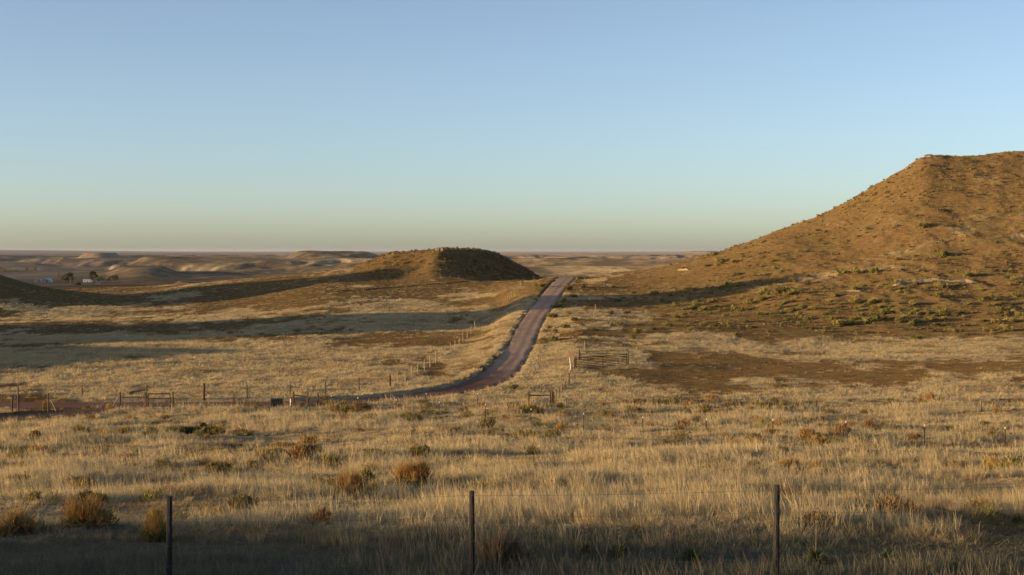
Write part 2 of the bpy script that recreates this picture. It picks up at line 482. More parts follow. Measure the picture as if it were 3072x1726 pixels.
def simple_mat(name, c1, c2, scale=8, rough=.85, metal=0.0, stretch=None, bump=0.0, detail=4):
    m, nt, out = new_mat(name); N = NT(nt)
    b = N.n('ShaderNodeBsdfPrincipled'); b.inputs['Roughness'].default_value = rough; b.inputs['Metallic'].default_value = metal
    b.inputs['Specular IOR Level'].default_value = 0.25
    f = N.noise(scale, detail, .65, stretch=stretch)
    f = N.ramp(f, [(.3, 0.0), (.7, 1.0)])
    N.l(N.mix(f, c1, c2), b.inputs['Base Color'])
    if bump:
        bp = N.n('ShaderNodeBump'); bp.inputs['Strength'].default_value = bump; bp.inputs['Distance'].default_value = .05
        N.l(f, bp.inputs['Height']); N.l(bp.outputs[0], b.inputs['Normal'])
    N.l(b.outputs[0], out.inputs['Surface'])
    return m

STRAW = (0.41, 0.31, 0.17)
TURF = (0.152, 0.095, 0.040)
def ground_material(far=False):
    m, nt, out = new_mat('dry_prairie_far' if far else 'dry_prairie'); N = NT(nt)
    b = N.n('ShaderNodeBsdfDiffuse'); b.inputs['Roughness'].default_value = 1.0
    cov = N.attr('cover'); rd = N.attr('roadside')
    if not far:
        f1 = N.noise(0.9, 6, .7, stretch=(1, .55, 1))
        f2 = N.noise(4.5, 4, .7)
        k = N.math('ADD', cov, N.math('MULTIPLY', N.math('SUBTRACT', f1, .5), 1.1))
        k = N.ramp(k, [(.22, 0.0), (.75, 1.0)])
        brown = N.ramp(f2, [(.3, (0.085, 0.054, 0.026)), (.5, TURF), (.72, (0.21, 0.14, 0.062))])
        pale = N.ramp(f2, [(.3, (0.24, 0.18, 0.095)), (.6, STRAW), (.8, (0.47, 0.36, 0.20))])
        col = N.mix(k, brown, pale)
        f3 = N.noise(.7, 5, .75)
        col = N.mix(1.0, col, N.ramp(f3, [(.32, .52), (.5, 1.0), (.68, 1.25)]), 'MULTIPLY')
        g = N.noise(.12, 4, .6)
        col = N.mix(N.math('MULTIPLY', N.ramp(g, [(.5, 0.0), (.68, 1.0)]), .3), col, (0.13, 0.12, 0.05))
        # bare red soil beside the gravel
        s_ = N.ramp(N.math('ADD', rd, N.math('MULTIPLY', f1, .8)), [(.25, 1.0), (.95, 0.0)])
        col = N.mix(s_, col, N.mix(f2, (0.17, 0.085, 0.06), (0.30, 0.19, 0.12)))
        bp = N.n('ShaderNodeBump'); bp.inputs['Strength'].default_value = .9; bp.inputs['Distance'].default_value = .22
        N.l(N.math('ADD', f1, N.math('MULTIPLY', f2, .4)), bp.inputs['Height']); N.l(bp.outputs[0], b.inputs['Normal'])
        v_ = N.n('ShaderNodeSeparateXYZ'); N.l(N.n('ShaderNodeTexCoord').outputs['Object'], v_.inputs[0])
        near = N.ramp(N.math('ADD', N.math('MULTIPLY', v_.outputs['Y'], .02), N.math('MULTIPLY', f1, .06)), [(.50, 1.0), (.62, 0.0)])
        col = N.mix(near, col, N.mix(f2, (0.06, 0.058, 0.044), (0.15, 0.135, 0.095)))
    else:
        f1 = N.noise(0.006, 6, .62, stretch=(1, .35, 1))
        f2 = N.noise(0.035, 6, .7, stretch=(1, .6, 1))
        f3 = N.noise(0.0006, 4, .6, stretch=(1, .3, 1))
        k = N.math('ADD', f1, N.math('MULTIPLY', N.math('SUBTRACT', f2, .5), .8))
        col = N.ramp(k, [(.40, (0.08, 0.062, 0.042)), (.50, (0.15, 0.112, 0.066)), (.60, (0.25, 0.19, 0.11)), (.74, (0.38, 0.30, 0.175))])
        col = N.mix(N.ramp(f3, [(.45, 0.0), (.6, .6)]), col, (0.25, 0.18, 0.13))
        # pale clay where the far slopes are steep
        geo = N.n('ShaderNodeNewGeometry'); sep = N.n('ShaderNodeSeparateXYZ'); N.l(geo.outputs['True Normal'], sep.inputs[0])
        st = N.ramp(sep.outputs['Z'], [(.90, 1.0), (.955, 0.0)])
        clay = N.math('MULTIPLY', st, N.ramp(f2, [(.5, 0.0), (.66, .45)]))
        col = N.mix(clay, col, (0.62, 0.52, 0.40))
        bp = N.n('ShaderNodeBump'); bp.inputs['Strength'].default_value = .5; bp.inputs['Distance'].default_value = 3.0
        N.l(f2, bp.inputs['Height']); N.l(bp.outputs[0], b.inputs['Normal'])
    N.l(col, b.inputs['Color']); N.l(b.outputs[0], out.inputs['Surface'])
    return m
M_ground = ground_material(); M_far = ground_material(True)

# ------------------------------------------------------------------ ground sheet (one polar grid, cut into named pieces along grid lines)
def angles():
    a = list(np.arange(-23.2, 23.2, 0.062)); a += list(np.arange(23.2, 60, 0.8)) + list(np.arange(60, 180, 3.0))
    a += [-x for x in np.arange(23.4, 70, 0.35)] + [-x for x in np.arange(70, 130, 0.9)] + [-x for x in np.arange(130, 180, 3.0)]
    return np.array(sorted(set(np.round(a, 4)))) * math.pi / 180
TH = angles()
def geom(a, b, r): return list(np.exp(np.arange(math.log(a), math.log(b), r)))
RR = np.array([1.2] + geom(1.8, 18, .06) + geom(18, 60, .012) + geom(60, 128, .0075) + geom(128, 420, .0036) + geom(420, 560, .0032) + geom(560, 2300, .014) + geom(2300, 9000, .0052) + geom(9000, 70000, .03) + [70000.0])
TT, R2 = np.meshgrid(TH, RR)      # rows = radius
GX = R2 * np.sin(TT); GY = R2 * np.cos(TT)
GZ, GRD = H(GX, GY, True)
COV = cover(GX, GY, GZ)
nR, nT = GX.shape
idx = np.arange(nR * nT).reshape(nR, nT)
jn = np.roll(idx, -1, axis=1)
quads = np.stack([idx[:-1], idx[1:], jn[1:], jn[:-1]], -1)[:, :, ::-1]   # (nR-1, nT, 4)
cu = U0 + F * np.tan(np.clip(TT, -1.4, 1.4)); cu = np.where(np.abs(TT) > 1.4, np.sign(TT) * 9e4, cu)
LAB = np.zeros((nR - 1, nT), int)
cy = GY[:-1]; cxx = GX[:-1]; cuu = cu[:-1]; crr = R2[:-1]
wob = (fbm(cxx / 9., cy / 9., 3, 5) - .5) * 16
LAB[(crr > 640)] = 1
infront = (cy > 10) & (crr <= 640)
LAB[infront & (cuu > 1040 + wob) & (cuu < 1645 + wob) & (cy > 428 + wob * .4 + np.clip(cuu - 1400, 0, 200) * .2) & (cy < 585)] = 2
edge = 232 + wob + np.clip((2250 - cuu) / 500, 0, 1) * 110
LAB[infront & (cuu > 1900) & (cy > edge) & (cy < 640)] = 3
LAB[infront & ((np.hypot((cxx + 203) / 1.25, cy - 397) + wob) < 78)] = 4
LAB[(crr < 400) & (np.hypot((cxx + 203) / 1.5, cy - 237) < 52)] = 5
LAB[(crr < 400) & (((cxx + 178) / 130) ** 2 + ((cy + 30) / 34) ** 2 < 1)] = 6
names = [('ground', 'rolling dry prairie of straw and brown grass in the valley'), ('far_plain', 'hazy badlands and flat plain reaching the horizon'),
         ('mesa', 'small flat-topped butte left of the gravel road, its right side in shade'), ('hill', 'large brown sunlit hill filling the right of the picture'),
         ('hill', 'shaded hill at the left edge'), ('hill', 'grassy knoll outside the picture'), ('hill', 'unseen ridge added behind the viewpoint to shade the verge')]
def piece(name, mask, mat, label):
    q = quads[mask].reshape(-1, 4)
    use, inv = np.unique(q, return_inverse=True)
    v = np.stack([GX.ravel()[use], GY.ravel()[use], GZ.ravel()[use]], -1)
    me = mesh_from(name, v, inv.reshape(-1, 4), mat, True)
    for an, arr in (('cover', COV), ('roadside', GRD)):
        at_ = me.attributes.new(an, 'FLOAT', 'POINT')
        at_.data.foreach_set('value', np.clip(arr.ravel()[use], -5, 50).astype(np.float32))
    # shared normals along the cuts
    o = obj(name, me)
    tag(o, label, name.replace('_', ' '), kind='structure')
    return o
# smooth normals of the whole sheet, so that the pieces shade as one surface
for k, (nm, lb) in enumerate(names):
    if (LAB == k).any(): piece(nm, LAB == k, M_far if k == 1 else M_ground, lb)

# ------------------------------------------------------------------ road and drive
def gravel_material(name, red):
    m, nt, out = new_mat(name); N = NT(nt)
    b = N.n('ShaderNodeBsdfDiffuse')
    across = N.attr('across'); f1 = N.noise(.25, 5, .6, stretch=(1, .35, 1)); f2 = N.noise(5, 5, .75)
    col = N.ramp(f1, [(.35, (0.44, 0.285, 0.19)), (.6, (0.56, 0.385, 0.26))])
    ruts = N.ramp(N.math('ADD', across, N.math('MULTIPLY', N.math('SUBTRACT', f1, .5), .25)), [(.0, .9), (.16, .25), (.28, 0.0), (.42, .75), (.55, .8), (.68, 0.0), (.8, .1), (1.0, .95)])
    col = N.mix(N.math('MULTIPLY', ruts, red), col, (0.34, 0.165, 0.10))
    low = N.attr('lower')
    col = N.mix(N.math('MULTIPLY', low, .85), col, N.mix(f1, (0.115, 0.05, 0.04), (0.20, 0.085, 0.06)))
    col = N.mix(N.math('MULTIPLY', N.ramp(f2, [(.3, 1.0), (.7, 0.0)]), .5), col, (0.17, 0.115, 0.09))
    bp = N.n('ShaderNodeBump'); bp.inputs['Strength'].default_value = .7; bp.inputs['Distance'].default_value = .06
    N.l(f2, bp.inputs['Height']); N.l(bp.outputs[0], b.inputs['Normal'])
    N.l(col, b.inputs['Color']); N.l(b.outputs[0], out.inputs['Surface']); return m
def road_mesh(name, P, W, mat, label, dz=0.0):
    t = np.gradient(P[:, :2], axis=0); t /= np.linalg.norm(t, axis=1)[:, None]
    nrm = np.stack([t[:, 1], -t[:, 0]], -1)     # to the right
    k = 13; A = np.linspace(-1, 1, k)
    vs = []; ac = []
    s = np.arange(len(P)) * 1.6
    W = W(P[:, 1]); wl = W + .15 + (vnoise(s / 3, s * 0, 5) - .5) * .45; wr = W + .15 + (vnoise(s / 2.2, s * 0 + 9, 6) - .5) * .6
    for j, a in enumerate(A):
        w = np.where(a < 0, wl, wr)
        xy = P[:, :2] + nrm * (a * w)[:, None]
        rut = -0.035 * (math.exp(-((abs(a) - .38) / .12) ** 2)) + 0.05 * (1 - a * a)
        z = P[:, 2] + rut + (vnoise(s / 2, s * 0 + j, 8) - .5) * .03 + dz - (0.06 if abs(a) == 1 else 0)
        vs.append(np.column_stack([xy, z])); ac.append(np.full(len(P), (a + 1) / 2))
    V = np.stack(vs, 1); n = len(P)
    ii = np.arange(n * k).reshape(n, k)
    q = np.stack([ii[:-1, :-1], ii[:-1, 1:], ii[1:, 1:], ii[1:, :-1]], -1).reshape(-1, 4)
    me = mesh_from(name, V.reshape(-1, 3), q, mat, True)
    a_ = me.attributes.new('across', 'FLOAT', 'POINT'); a_.data.foreach_set('value', np.stack(ac, 1).ravel().astype(np.float32))
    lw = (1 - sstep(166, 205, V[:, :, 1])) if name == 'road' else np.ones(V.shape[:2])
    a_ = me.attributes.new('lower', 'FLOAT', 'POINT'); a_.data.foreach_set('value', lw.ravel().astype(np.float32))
    return tag(obj(name, me), label, name.replace('_', ' '), kind='structure')
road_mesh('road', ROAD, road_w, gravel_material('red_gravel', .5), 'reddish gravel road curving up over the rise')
road_mesh('driveway', DRIVE, drive_w, gravel_material('red_dirt', 1.0), 'red dirt track leaving the gravel road at the left', dz=-0.02)

# ------------------------------------------------------------------ plants: materials
def plant_mat(name, cols, trans=.3, tint=None, noise=6.0, alt=None):
    """cols: ramp over a per-plant random value; tint: brown colour used where the cover value is low"""
    m, nt, out = new_mat(name); N = NT(nt)
    oi = N.n('ShaderNodeObjectInfo')
    col = N.ramp(oi.outputs['Random'], [(i / max(1, len(cols) - 1), c) for i, c in enumerate(cols)])
    if tint:
        a = N.attr('tint', 'INSTANCER')
        col = N.mix(a, tint, col)
    f = N.noise(noise, 3, .6)
    col = N.mix(N.math('MULTIPLY', N.ramp(f, [(.35, 0.0), (.7, 1.0)]), .35), col, (0.16, 0.11, 0.05))
    if alt: col = N.mix(N.ramp(N.noise(7, 4, .7), [(.42, 0.0), (.6, .85)]), col, alt)
    d = N.n('ShaderNodeBsdfDiffuse'); t = N.n('ShaderNodeBsdfTranslucent'); mx = N.n('ShaderNodeMixShader')
    mx.inputs[0].default_value = trans
    N.l(col, d.inputs['Color']); N.l(col, t.inputs['Color'])
    N.l(d.outputs[0], mx.inputs[1]); N.l(t.outputs[0], mx.inputs[2]); N.l(mx.outputs[0], out.inputs['Surface'])
    return m
M_grass = plant_mat('dry_grass_blades', [(0.61, 0.47, 0.255), (0.52, 0.42, 0.255), (0.67, 0.525, 0.295), (0.42, 0.345, 0.21), (0.58, 0.42, 0.20)], .4, (0.17, 0.105, 0.045))
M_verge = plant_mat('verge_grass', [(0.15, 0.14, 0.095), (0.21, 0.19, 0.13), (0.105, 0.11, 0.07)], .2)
M_rust = plant_mat('rust_stems', [(0.33, 0.15, 0.045), (0.38, 0.21, 0.065), (0.27, 0.13, 0.045)], .3, noise=3, alt=(0.34, 0.25, 0.10))
M_gold = plant_mat('golden_stems', [(0.40, 0.26, 0.08), (0.42, 0.30, 0.11)], .3, noise=3)
M_sage = plant_mat('sage_leaves', [(0.20, 0.185, 0.06), (0.26, 0.225, 0.075), (0.30, 0.25, 0.085), (0.21, 0.18, 0.07)], .25, noise=3)
M_olive = plant_mat('olive_leaves', [(0.20, 0.155, 0.055), (0.15, 0.13, 0.05), (0.25, 0.175, 0.065)], .25, noise=3)
M_brownbush = plant_mat('brown_twigs', [(0.20, 0.115, 0.055), (0.25, 0.14, 0.06)], .2, noise=3)
M_yucca = plant_mat('yucca_leaves', [(0.09, 0.115, 0.055), (0.115, 0.13, 0.06)], .15, noise=3)
M_dead = plant_mat('dead_twigs', [(0.19, 0.15, 0.10), (0.16, 0.12, 0.08)], .1, noise=3)
M_tree = plant_mat('cottonwood_leaves', [(0.075, 0.08, 0.03), (0.10, 0.09, 0.035), (0.14, 0.09, 0.04)], .2, noise=.6)
M_treebrown = plant_mat('bare_crown_twigs', [(0.19, 0.11, 0.065), (0.22, 0.13, 0.07)], .2, noise=.6)
M_bark = simple_mat('bark', (0.10, 0.075, 0.05), (0.22, 0.17, 0.12), 3)
M_stem = simple_mat('shrub_stems', (0.12, 0.08, 0.045), (0.24, 0.16, 0.09), 12)

# ------------------------------------------------------------------ plant meshes (numpy)
def blade_mesh(name, mat, base, dirs, length, width, bend, seed=0, tipw=0.15):
    """thin two-segment blades: base (n,3), dirs (n,3) unit, bend (n,3) added at the tip"""
    r = np.random.default_rng(seed); n = len(base)
    a = r.uniform(0, 2 * np.pi, n); side = np.stack([np.cos(a), np.sin(a), np.zeros(n)], -1)
    side -= (side * dirs).sum(1)[:, None] * dirs; side /= np.linalg.norm(side, axis=1)[:, None] + 1e-9
    w = np.asarray(width).reshape(-1, 1) * np.ones((n, 1)); L = np.asarray(length).reshape(-1, 1) * np.ones((n, 1))
    m = base + dirs * L * .55 + bend * .3 * L
    t = base + dirs * L + bend * L
    v = np.stack([base - side * w * .5, base + side * w * .5, m - side * w * .45, m + side * w * .45, t - side * w * tipw, t + side * w * tipw], 1).reshape(-1, 3)
    k = np.arange(n)[:, None] * 6
    q = np.concatenate([k + np.array([[0, 1, 3, 2]]), k + np.array([[2, 3, 5, 4]])], 0)
    return mesh_from(name, v, q, mat)

def grass_clump(name, mat, n, rad, h0, h1, w, seed, spread=.35):
    r = np.random.default_rng(seed)
    a = r.uniform(0, 2 * np.pi, n); d = rad * np.sqrt(r.uniform(0, 1, n))
    base = np.stack([d * np.cos(a), d * np.sin(a), np.full(n, -.03)], -1)
    out = np.stack([np.cos(a), np.sin(a), np.zeros(n)], -1) * (r.uniform(0, spread, n) * (d / rad + .2))[:, None] + r.normal(0, .12, (n, 3)) * [1, 1, 0]
    dirs = out + [0, 0, 1.0]; dirs /= np.linalg.norm(dirs, axis=1)[:, None]
    L = r.uniform(h0, h1, n) * np.where(r.uniform(0, 1, n) < .16, r.uniform(1.4, 2.1, n), 1.0)
    bend = np.stack([r.normal(-.12, .18, n), r.normal(0, .18, n), -r.uniform(0, .12, n)], -1)
    return blade_mesh(name, mat, base, dirs, L, r.uniform(.6, 1.4, n) * w, bend, seed)

def shrub_mesh(name, mat, n, w, h, seed, kind='dome', lw=.03, ll=.12):
    """leafy twigs spread through a lumpy dome, or stems fanning out from the root"""
    r = np.random.default_rng(seed)
    if kind == 'fan':
        nr = 6; ra = r.uniform(0, 2 * np.pi, nr); rr_ = np.sqrt(r.uniform(0, 1, nr)) * .30 * w; rr_[0] = 0
        root = np.stack([rr_ * np.cos(ra), rr_ * np.sin(ra), np.zeros(nr)], -1); rh = r.uniform(.55, 1.0, nr); rh[0] = 1
        k = r.integers(0, nr, n)
        a = r.uniform(0, 2 * np.pi, n); tilt = np.abs(r.normal(0, .34, n)).clip(0, .95)
        s = r.uniform(.0, .8, n)             # where along the stem this shoot starts
        dirs = np.stack([np.sin(tilt) * np.cos(a), np.sin(tilt) * np.sin(a), np.cos(tilt)], -1)
        R_ = h * rh[k] * r.uniform(.7, 1.1, n) * (1 + .15 * np.sin(3 * a + seed + k))
        dirs = dirs * [max(.6, w / (1.9 * h)), max(.6, w / (1.9 * h)), 1]
        base = root[k] + dirs * (R_ * s)[:, None]; ends = root[k] + dirs * R_[:, None] - base
        ends += r.normal(0, .05, (n, 3)) * h
        L = np.linalg.norm(ends, axis=1); dn = ends / L[:, None]
        bend = np.stack([r.normal(0, .12, n), r.normal(0, .12, n), r.normal(0, .05, n)], -1)
        return blade_mesh(name, mat, base, dn, L, lw * r.uniform(.4, 1.3, n), bend, seed)
    nl = 7
    la = r.uniform(0, 2 * np.pi, nl); lr = r.uniform(.1, .62, nl)
    lc = np.stack([lr * np.cos(la), lr * np.sin(la), r.uniform(.25, .62, nl)], -1); ls = r.uniform(.28, .5, nl)
    k = r.integers(0, nl, n)
    v = r.normal(0, 1, (n, 3)); v /= np.linalg.norm(v, axis=1)[:, None]
    p = lc[k] + v * (ls[k] * r.uniform(.45, 1.0, n) ** .5)[:, None]
    p[:, 2] = np.abs(p[:, 2]) ; p = p * [w / 2, w / 2, h / 1.0]
    dirs = v * .6 + [0, 0, .75] + r.normal(0, .35, (n, 3)); dirs /= np.linalg.norm(dirs, axis=1)[:, None]
    bend = r.normal(0, .15, (n, 3))
    return blade_mesh(name, mat, p - dirs * ll * .5, dirs, ll * r.uniform(.6, 1.4, n), lw * r.uniform(.6, 1.4, n), bend, seed, .3)

def yucca_mesh(name, mat, n, L, seed):
    r = np.random.default_rng(seed)
    a = r.uniform(0, 2 * np.pi, n); el = r.uniform(.05, 1.5, n)
    dirs = np.stack([np.cos(el) * np.cos(a), np.cos(el) * np.sin(a), np.sin(el)], -1)
    base = dirs * .04 + [0, 0, .05]
    bend = np.stack([0 * a, 0 * a, -r.uniform(0, .15, n) * np.cos(el)], -1)
    return blade_mesh(name, mat, base, dirs, L * r.uniform(.7, 1.1, n), .022, bend, seed, .02)

# ------------------------------------------------------------------ scattering of what nobody could count
LIB = []
def lib_collection(name, meshes):
    c = bpy.data.collections.new(name)
    for i, me in enumerate(meshes):
        o = bpy.data.objects.new('%s_%02d' % (name, i), me); c.objects.link(o)
    return c
def scatter(name, label, cat, coll, P, rot, scl, idx, tint):
    me = bpy.data.meshes.new(name)
    me.vertices.add(len(P)); me.vertices.foreach_set('co', P.astype(np.float32).ravel())
    for an, ty, arr, key in (('rot', 'FLOAT_VECTOR', rot, 'vector'), ('scl', 'FLOAT_VECTOR', scl, 'vector'), ('idx', 'INT', idx, 'value'), ('tint', 'FLOAT', tint, 'value')):
        a = me.attributes.new(an, ty, 'POINT'); a.data.foreach_set(key, np.ascontiguousarray(arr, dtype=np.int32 if ty == 'INT' else np.float32).ravel())
    o = obj(name, me)
    ng = bpy.data.node_groups.new(name, 'GeometryNodeTree')
    ng.interface.new_socket('Geometry', in_out='INPUT', socket_type='NodeSocketGeometry')
    ng.interface.new_socket('Geometry', in_out='OUTPUT', socket_type='NodeSocketGeometry')
    nn = ng.nodes; gi = nn.new('NodeGroupInput'); go = nn.new('NodeGroupOutput')
    ip = nn.new('GeometryNodeInstanceOnPoints'); ci = nn.new('GeometryNodeCollectionInfo')
    ci.inputs['Collection'].default_value = coll; ci.inputs['Separate Children'].default_value = True; ci.inputs['Reset Children'].default_value = True
    def na(nm, ty):
        x = nn.new('GeometryNodeInputNamedAttribute'); x.data_type = ty; x.inputs['Name'].default_value = nm
        return [s for s in x.outputs if s.name == 'Attribute' and s.enabled][0]
    l = ng.links.new
    l(gi.outputs[0], ip.inputs['Points']); l(ci.outputs[0], ip.inputs['Instance']); ip.inputs['Pick Instance'].default_value = True
    l(na('idx', 'INT'), ip.inputs['Instance Index'])
    e2r = nn.new('FunctionNodeEulerToRotation'); l(na('rot', 'FLOAT_VECTOR'), e2r.inputs[0]); l(e2r.outputs[0], ip.inputs['Rotation'])
    l(na('scl', 'FLOAT_VECTOR'), ip.inputs['Scale'])
    l(ip.outputs[0], go.inputs[0])
    md = o.modifiers.new('scatter', 'NODES'); md.node_group = ng
    return tag(o, label, cat, kind='stuff')

def sample_wedge(y0, y1, per_m2, seed, k=.385, margin=6.0):
    r = np.random.default_rng(seed)
    n = int(per_m2 * ((y1 * k + margin) + (y0 * k + margin)) * (y1 - y0))
    x0 = y0 * k + margin; x1 = y1 * k + margin
    t = r.uniform(0, 1, n); w = x0 + (x1 - x0) * t
    keep = r.uniform(0, x1, n) < w
    y = (y0 + (y1 - y0) * t)[keep]; w = w[keep]
    # (keep-rejection thins the near end so that density stays even)
    x = r.uniform(-1, 1, len(y)) * w
    return x, y, r
def lean(rz, s):
    ph = math.pi - rz
    return -s * np.sin(ph), s * np.cos(ph)

def grass_layer(name, label, coll, nvar, y0, y1, dens, seed, size, covpow=1.0, floor=.15, tall=1.0, leans=.14, wob=0.0, band=None, tbase=.3):
    x, y, r = sample_wedge(y0, y1, dens, seed)
    if wob:
        keep = (y > y0 + wob * vnoise(x / 2.2, y * 0 + 3, seed)) ; x, y = x[keep], y[keep]
    z, rd = H(x, y, True)
    c = cover(x, y, z)
    patch = fbm(x / 1.7, y / 1.1, 2, seed + 5)
    p = (floor + (1 - floor) * c ** covpow) * np.clip(.35 + 1.5 * (patch - .18), .1, 1)
    keep = (r.uniform(0, 1, len(x)) < p) & (rd > .35 + r.uniform(0, .8, len(x)))
    if band is not None: keep &= band(x, y, z)
    x, y, z, c, patch = x[keep], y[keep], z[keep], c[keep], patch[keep]
    n = len(x)
    rz = r.uniform(0, 2 * np.pi, n); lx, ly = lean(rz, np.abs(r.normal(leans, .07, n)))
    s = size * r.uniform(.7, 1.3, n) * (.72 + .4 * c)
    hs = s * tall * r.uniform(.75, 1.25, n) * (.75 + .6 * patch)
    low = fbm(x / 6., y / 3.2, 3, 61)
    hs *= np.where(y < 150, .45 + 1.15 * sstep(.38, .60, low), 1.0)
    tint = np.clip(tbase + (1.1 - tbase) * c + r.normal(0, .12, n) + (low - .5) * 2.2 + (fbm(x / 2.4, y / 1.6, 2, 67) - .5) * .7, 0, 1)
    return scatter(name, label, 'grass', coll, np.stack([x, y, z - .02], -1), np.stack([lx, ly, rz], -1), np.stack([s, s, hs], -1), r.integers(0, nvar, n), tint)

near_c = lib_collection('tall_clumps', [grass_clump('tall_clump', M_grass, 60, .19, .10, .24, .008, 100 + i, .7) for i in range(6)])
mid_c = lib_collection('mid_clumps', [grass_clump('mid_clump', M_grass, 70, .34, .10, .26, .013, 120 + i, .6) for i in range(5)])
far_c = lib_collection('far_clumps', [grass_clump('far_clump', M_grass, 60, .52, .08, .24, .022, 140 + i, .9) for i in range(5)])
verge_c = lib_collection('verge_clumps', [grass_clump('verge_clump', M_verge, 70, .2, .04, .14, .008, 160 + i, 1.1) for i in range(4)])
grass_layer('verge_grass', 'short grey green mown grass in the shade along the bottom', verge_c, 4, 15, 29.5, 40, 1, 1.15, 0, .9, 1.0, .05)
grass_layer('tall_grass', 'tall golden dry grass behind the near wire fence', near_c, 6, 25.3, 62, 21, 2, .9, .8, .25, 1.0, .15, wob=1.6)
grass_layer('dry_grass', 'pale dry grass covering the slope down to the gates', mid_c, 5, 60, 138, 5.4, 3, .95, 1.0, .2, 1.0, .15)
grass_layer('valley_grass', 'pale dry grass patches in the valley around the gravel road', far_c, 5, 136, 262, 2.6, 4, 1.0, 1.2, .12, 1.0, .12, tbase=.1)
grass_layer('hillside_grass', 'short brown grass tufts on the hills and far slopes', far_c, 5, 255, 570, 1.3, 5, 1.0, 1.0, .45, .9, .12, tbase=.5,
            band=lambda x, y, z: True)

# ------------------------------------------------------------------ shrubs one can count
def px_m(D): return D / F
KIND = {
 'rust':  (M_rust, 'fan', 'rusty orange', 'rabbitbrush'),
 'gold':  (M_gold, 'fan', 'golden', 'rabbitbrush'),
 'brown': (M_brownbush, 'dome', 'dark brown', 'shrub'),
 'olive': (M_olive, 'dome', 'olive', 'shrub'),
 'sage':  (M_sage, 'dome', 'green', 'shrub'),
}
def near_shrub(u, v, wpx, hpx, kind, label, seed):
    x, y, z = at(u, v, 15, 400)
    k = px_m(y); w, h = wpx * k * 1.4, hpx * k * 1.05
    mat, form, _, nm = KIND[kind]
    t = empty(nm, (x, y, z - .03), 0, label, 'bush', 'bushes scattered through the near dry grass')
    if form == 'fan': me = shrub_mesh('foliage', mat, int(1500 + 900 * w), w, h, seed, 'fan', .006 + y * .00014, .2)
    else: me = shrub_mesh('foliage', mat, int(1300 + 900 * w), w, h, seed, 'dome', .014 + y * .00025, .09)
    obj('foliage', me, t)
    if form == 'fan':
        u_ = obj('dark_base_dome', shrub_mesh('dark_base_dome', M_olive, int(700 + 500 * w), w * 1.25, h * .5, seed + 7, 'dome', .012 + y * .0002, .1), t)  # added olive dome stands in for the shade beneath the bush
    sm = MB(); rn = random.Random(seed)
    for i in range(9):
        a = rn.uniform(0, 6.28); tl = rn.uniform(.1, .8)
        p1 = (math.sin(tl) * math.cos(a) * w * .4, math.sin(tl) * math.sin(a) * w * .4, math.cos(tl) * h * .75)
        sm.tube([(0, 0, 0), (p1[0] * .4, p1[1] * .4, p1[2] * .55), p1], [.016, .01, .004], 4, False)
    sm.build('stems', M_stem, t)
    return t
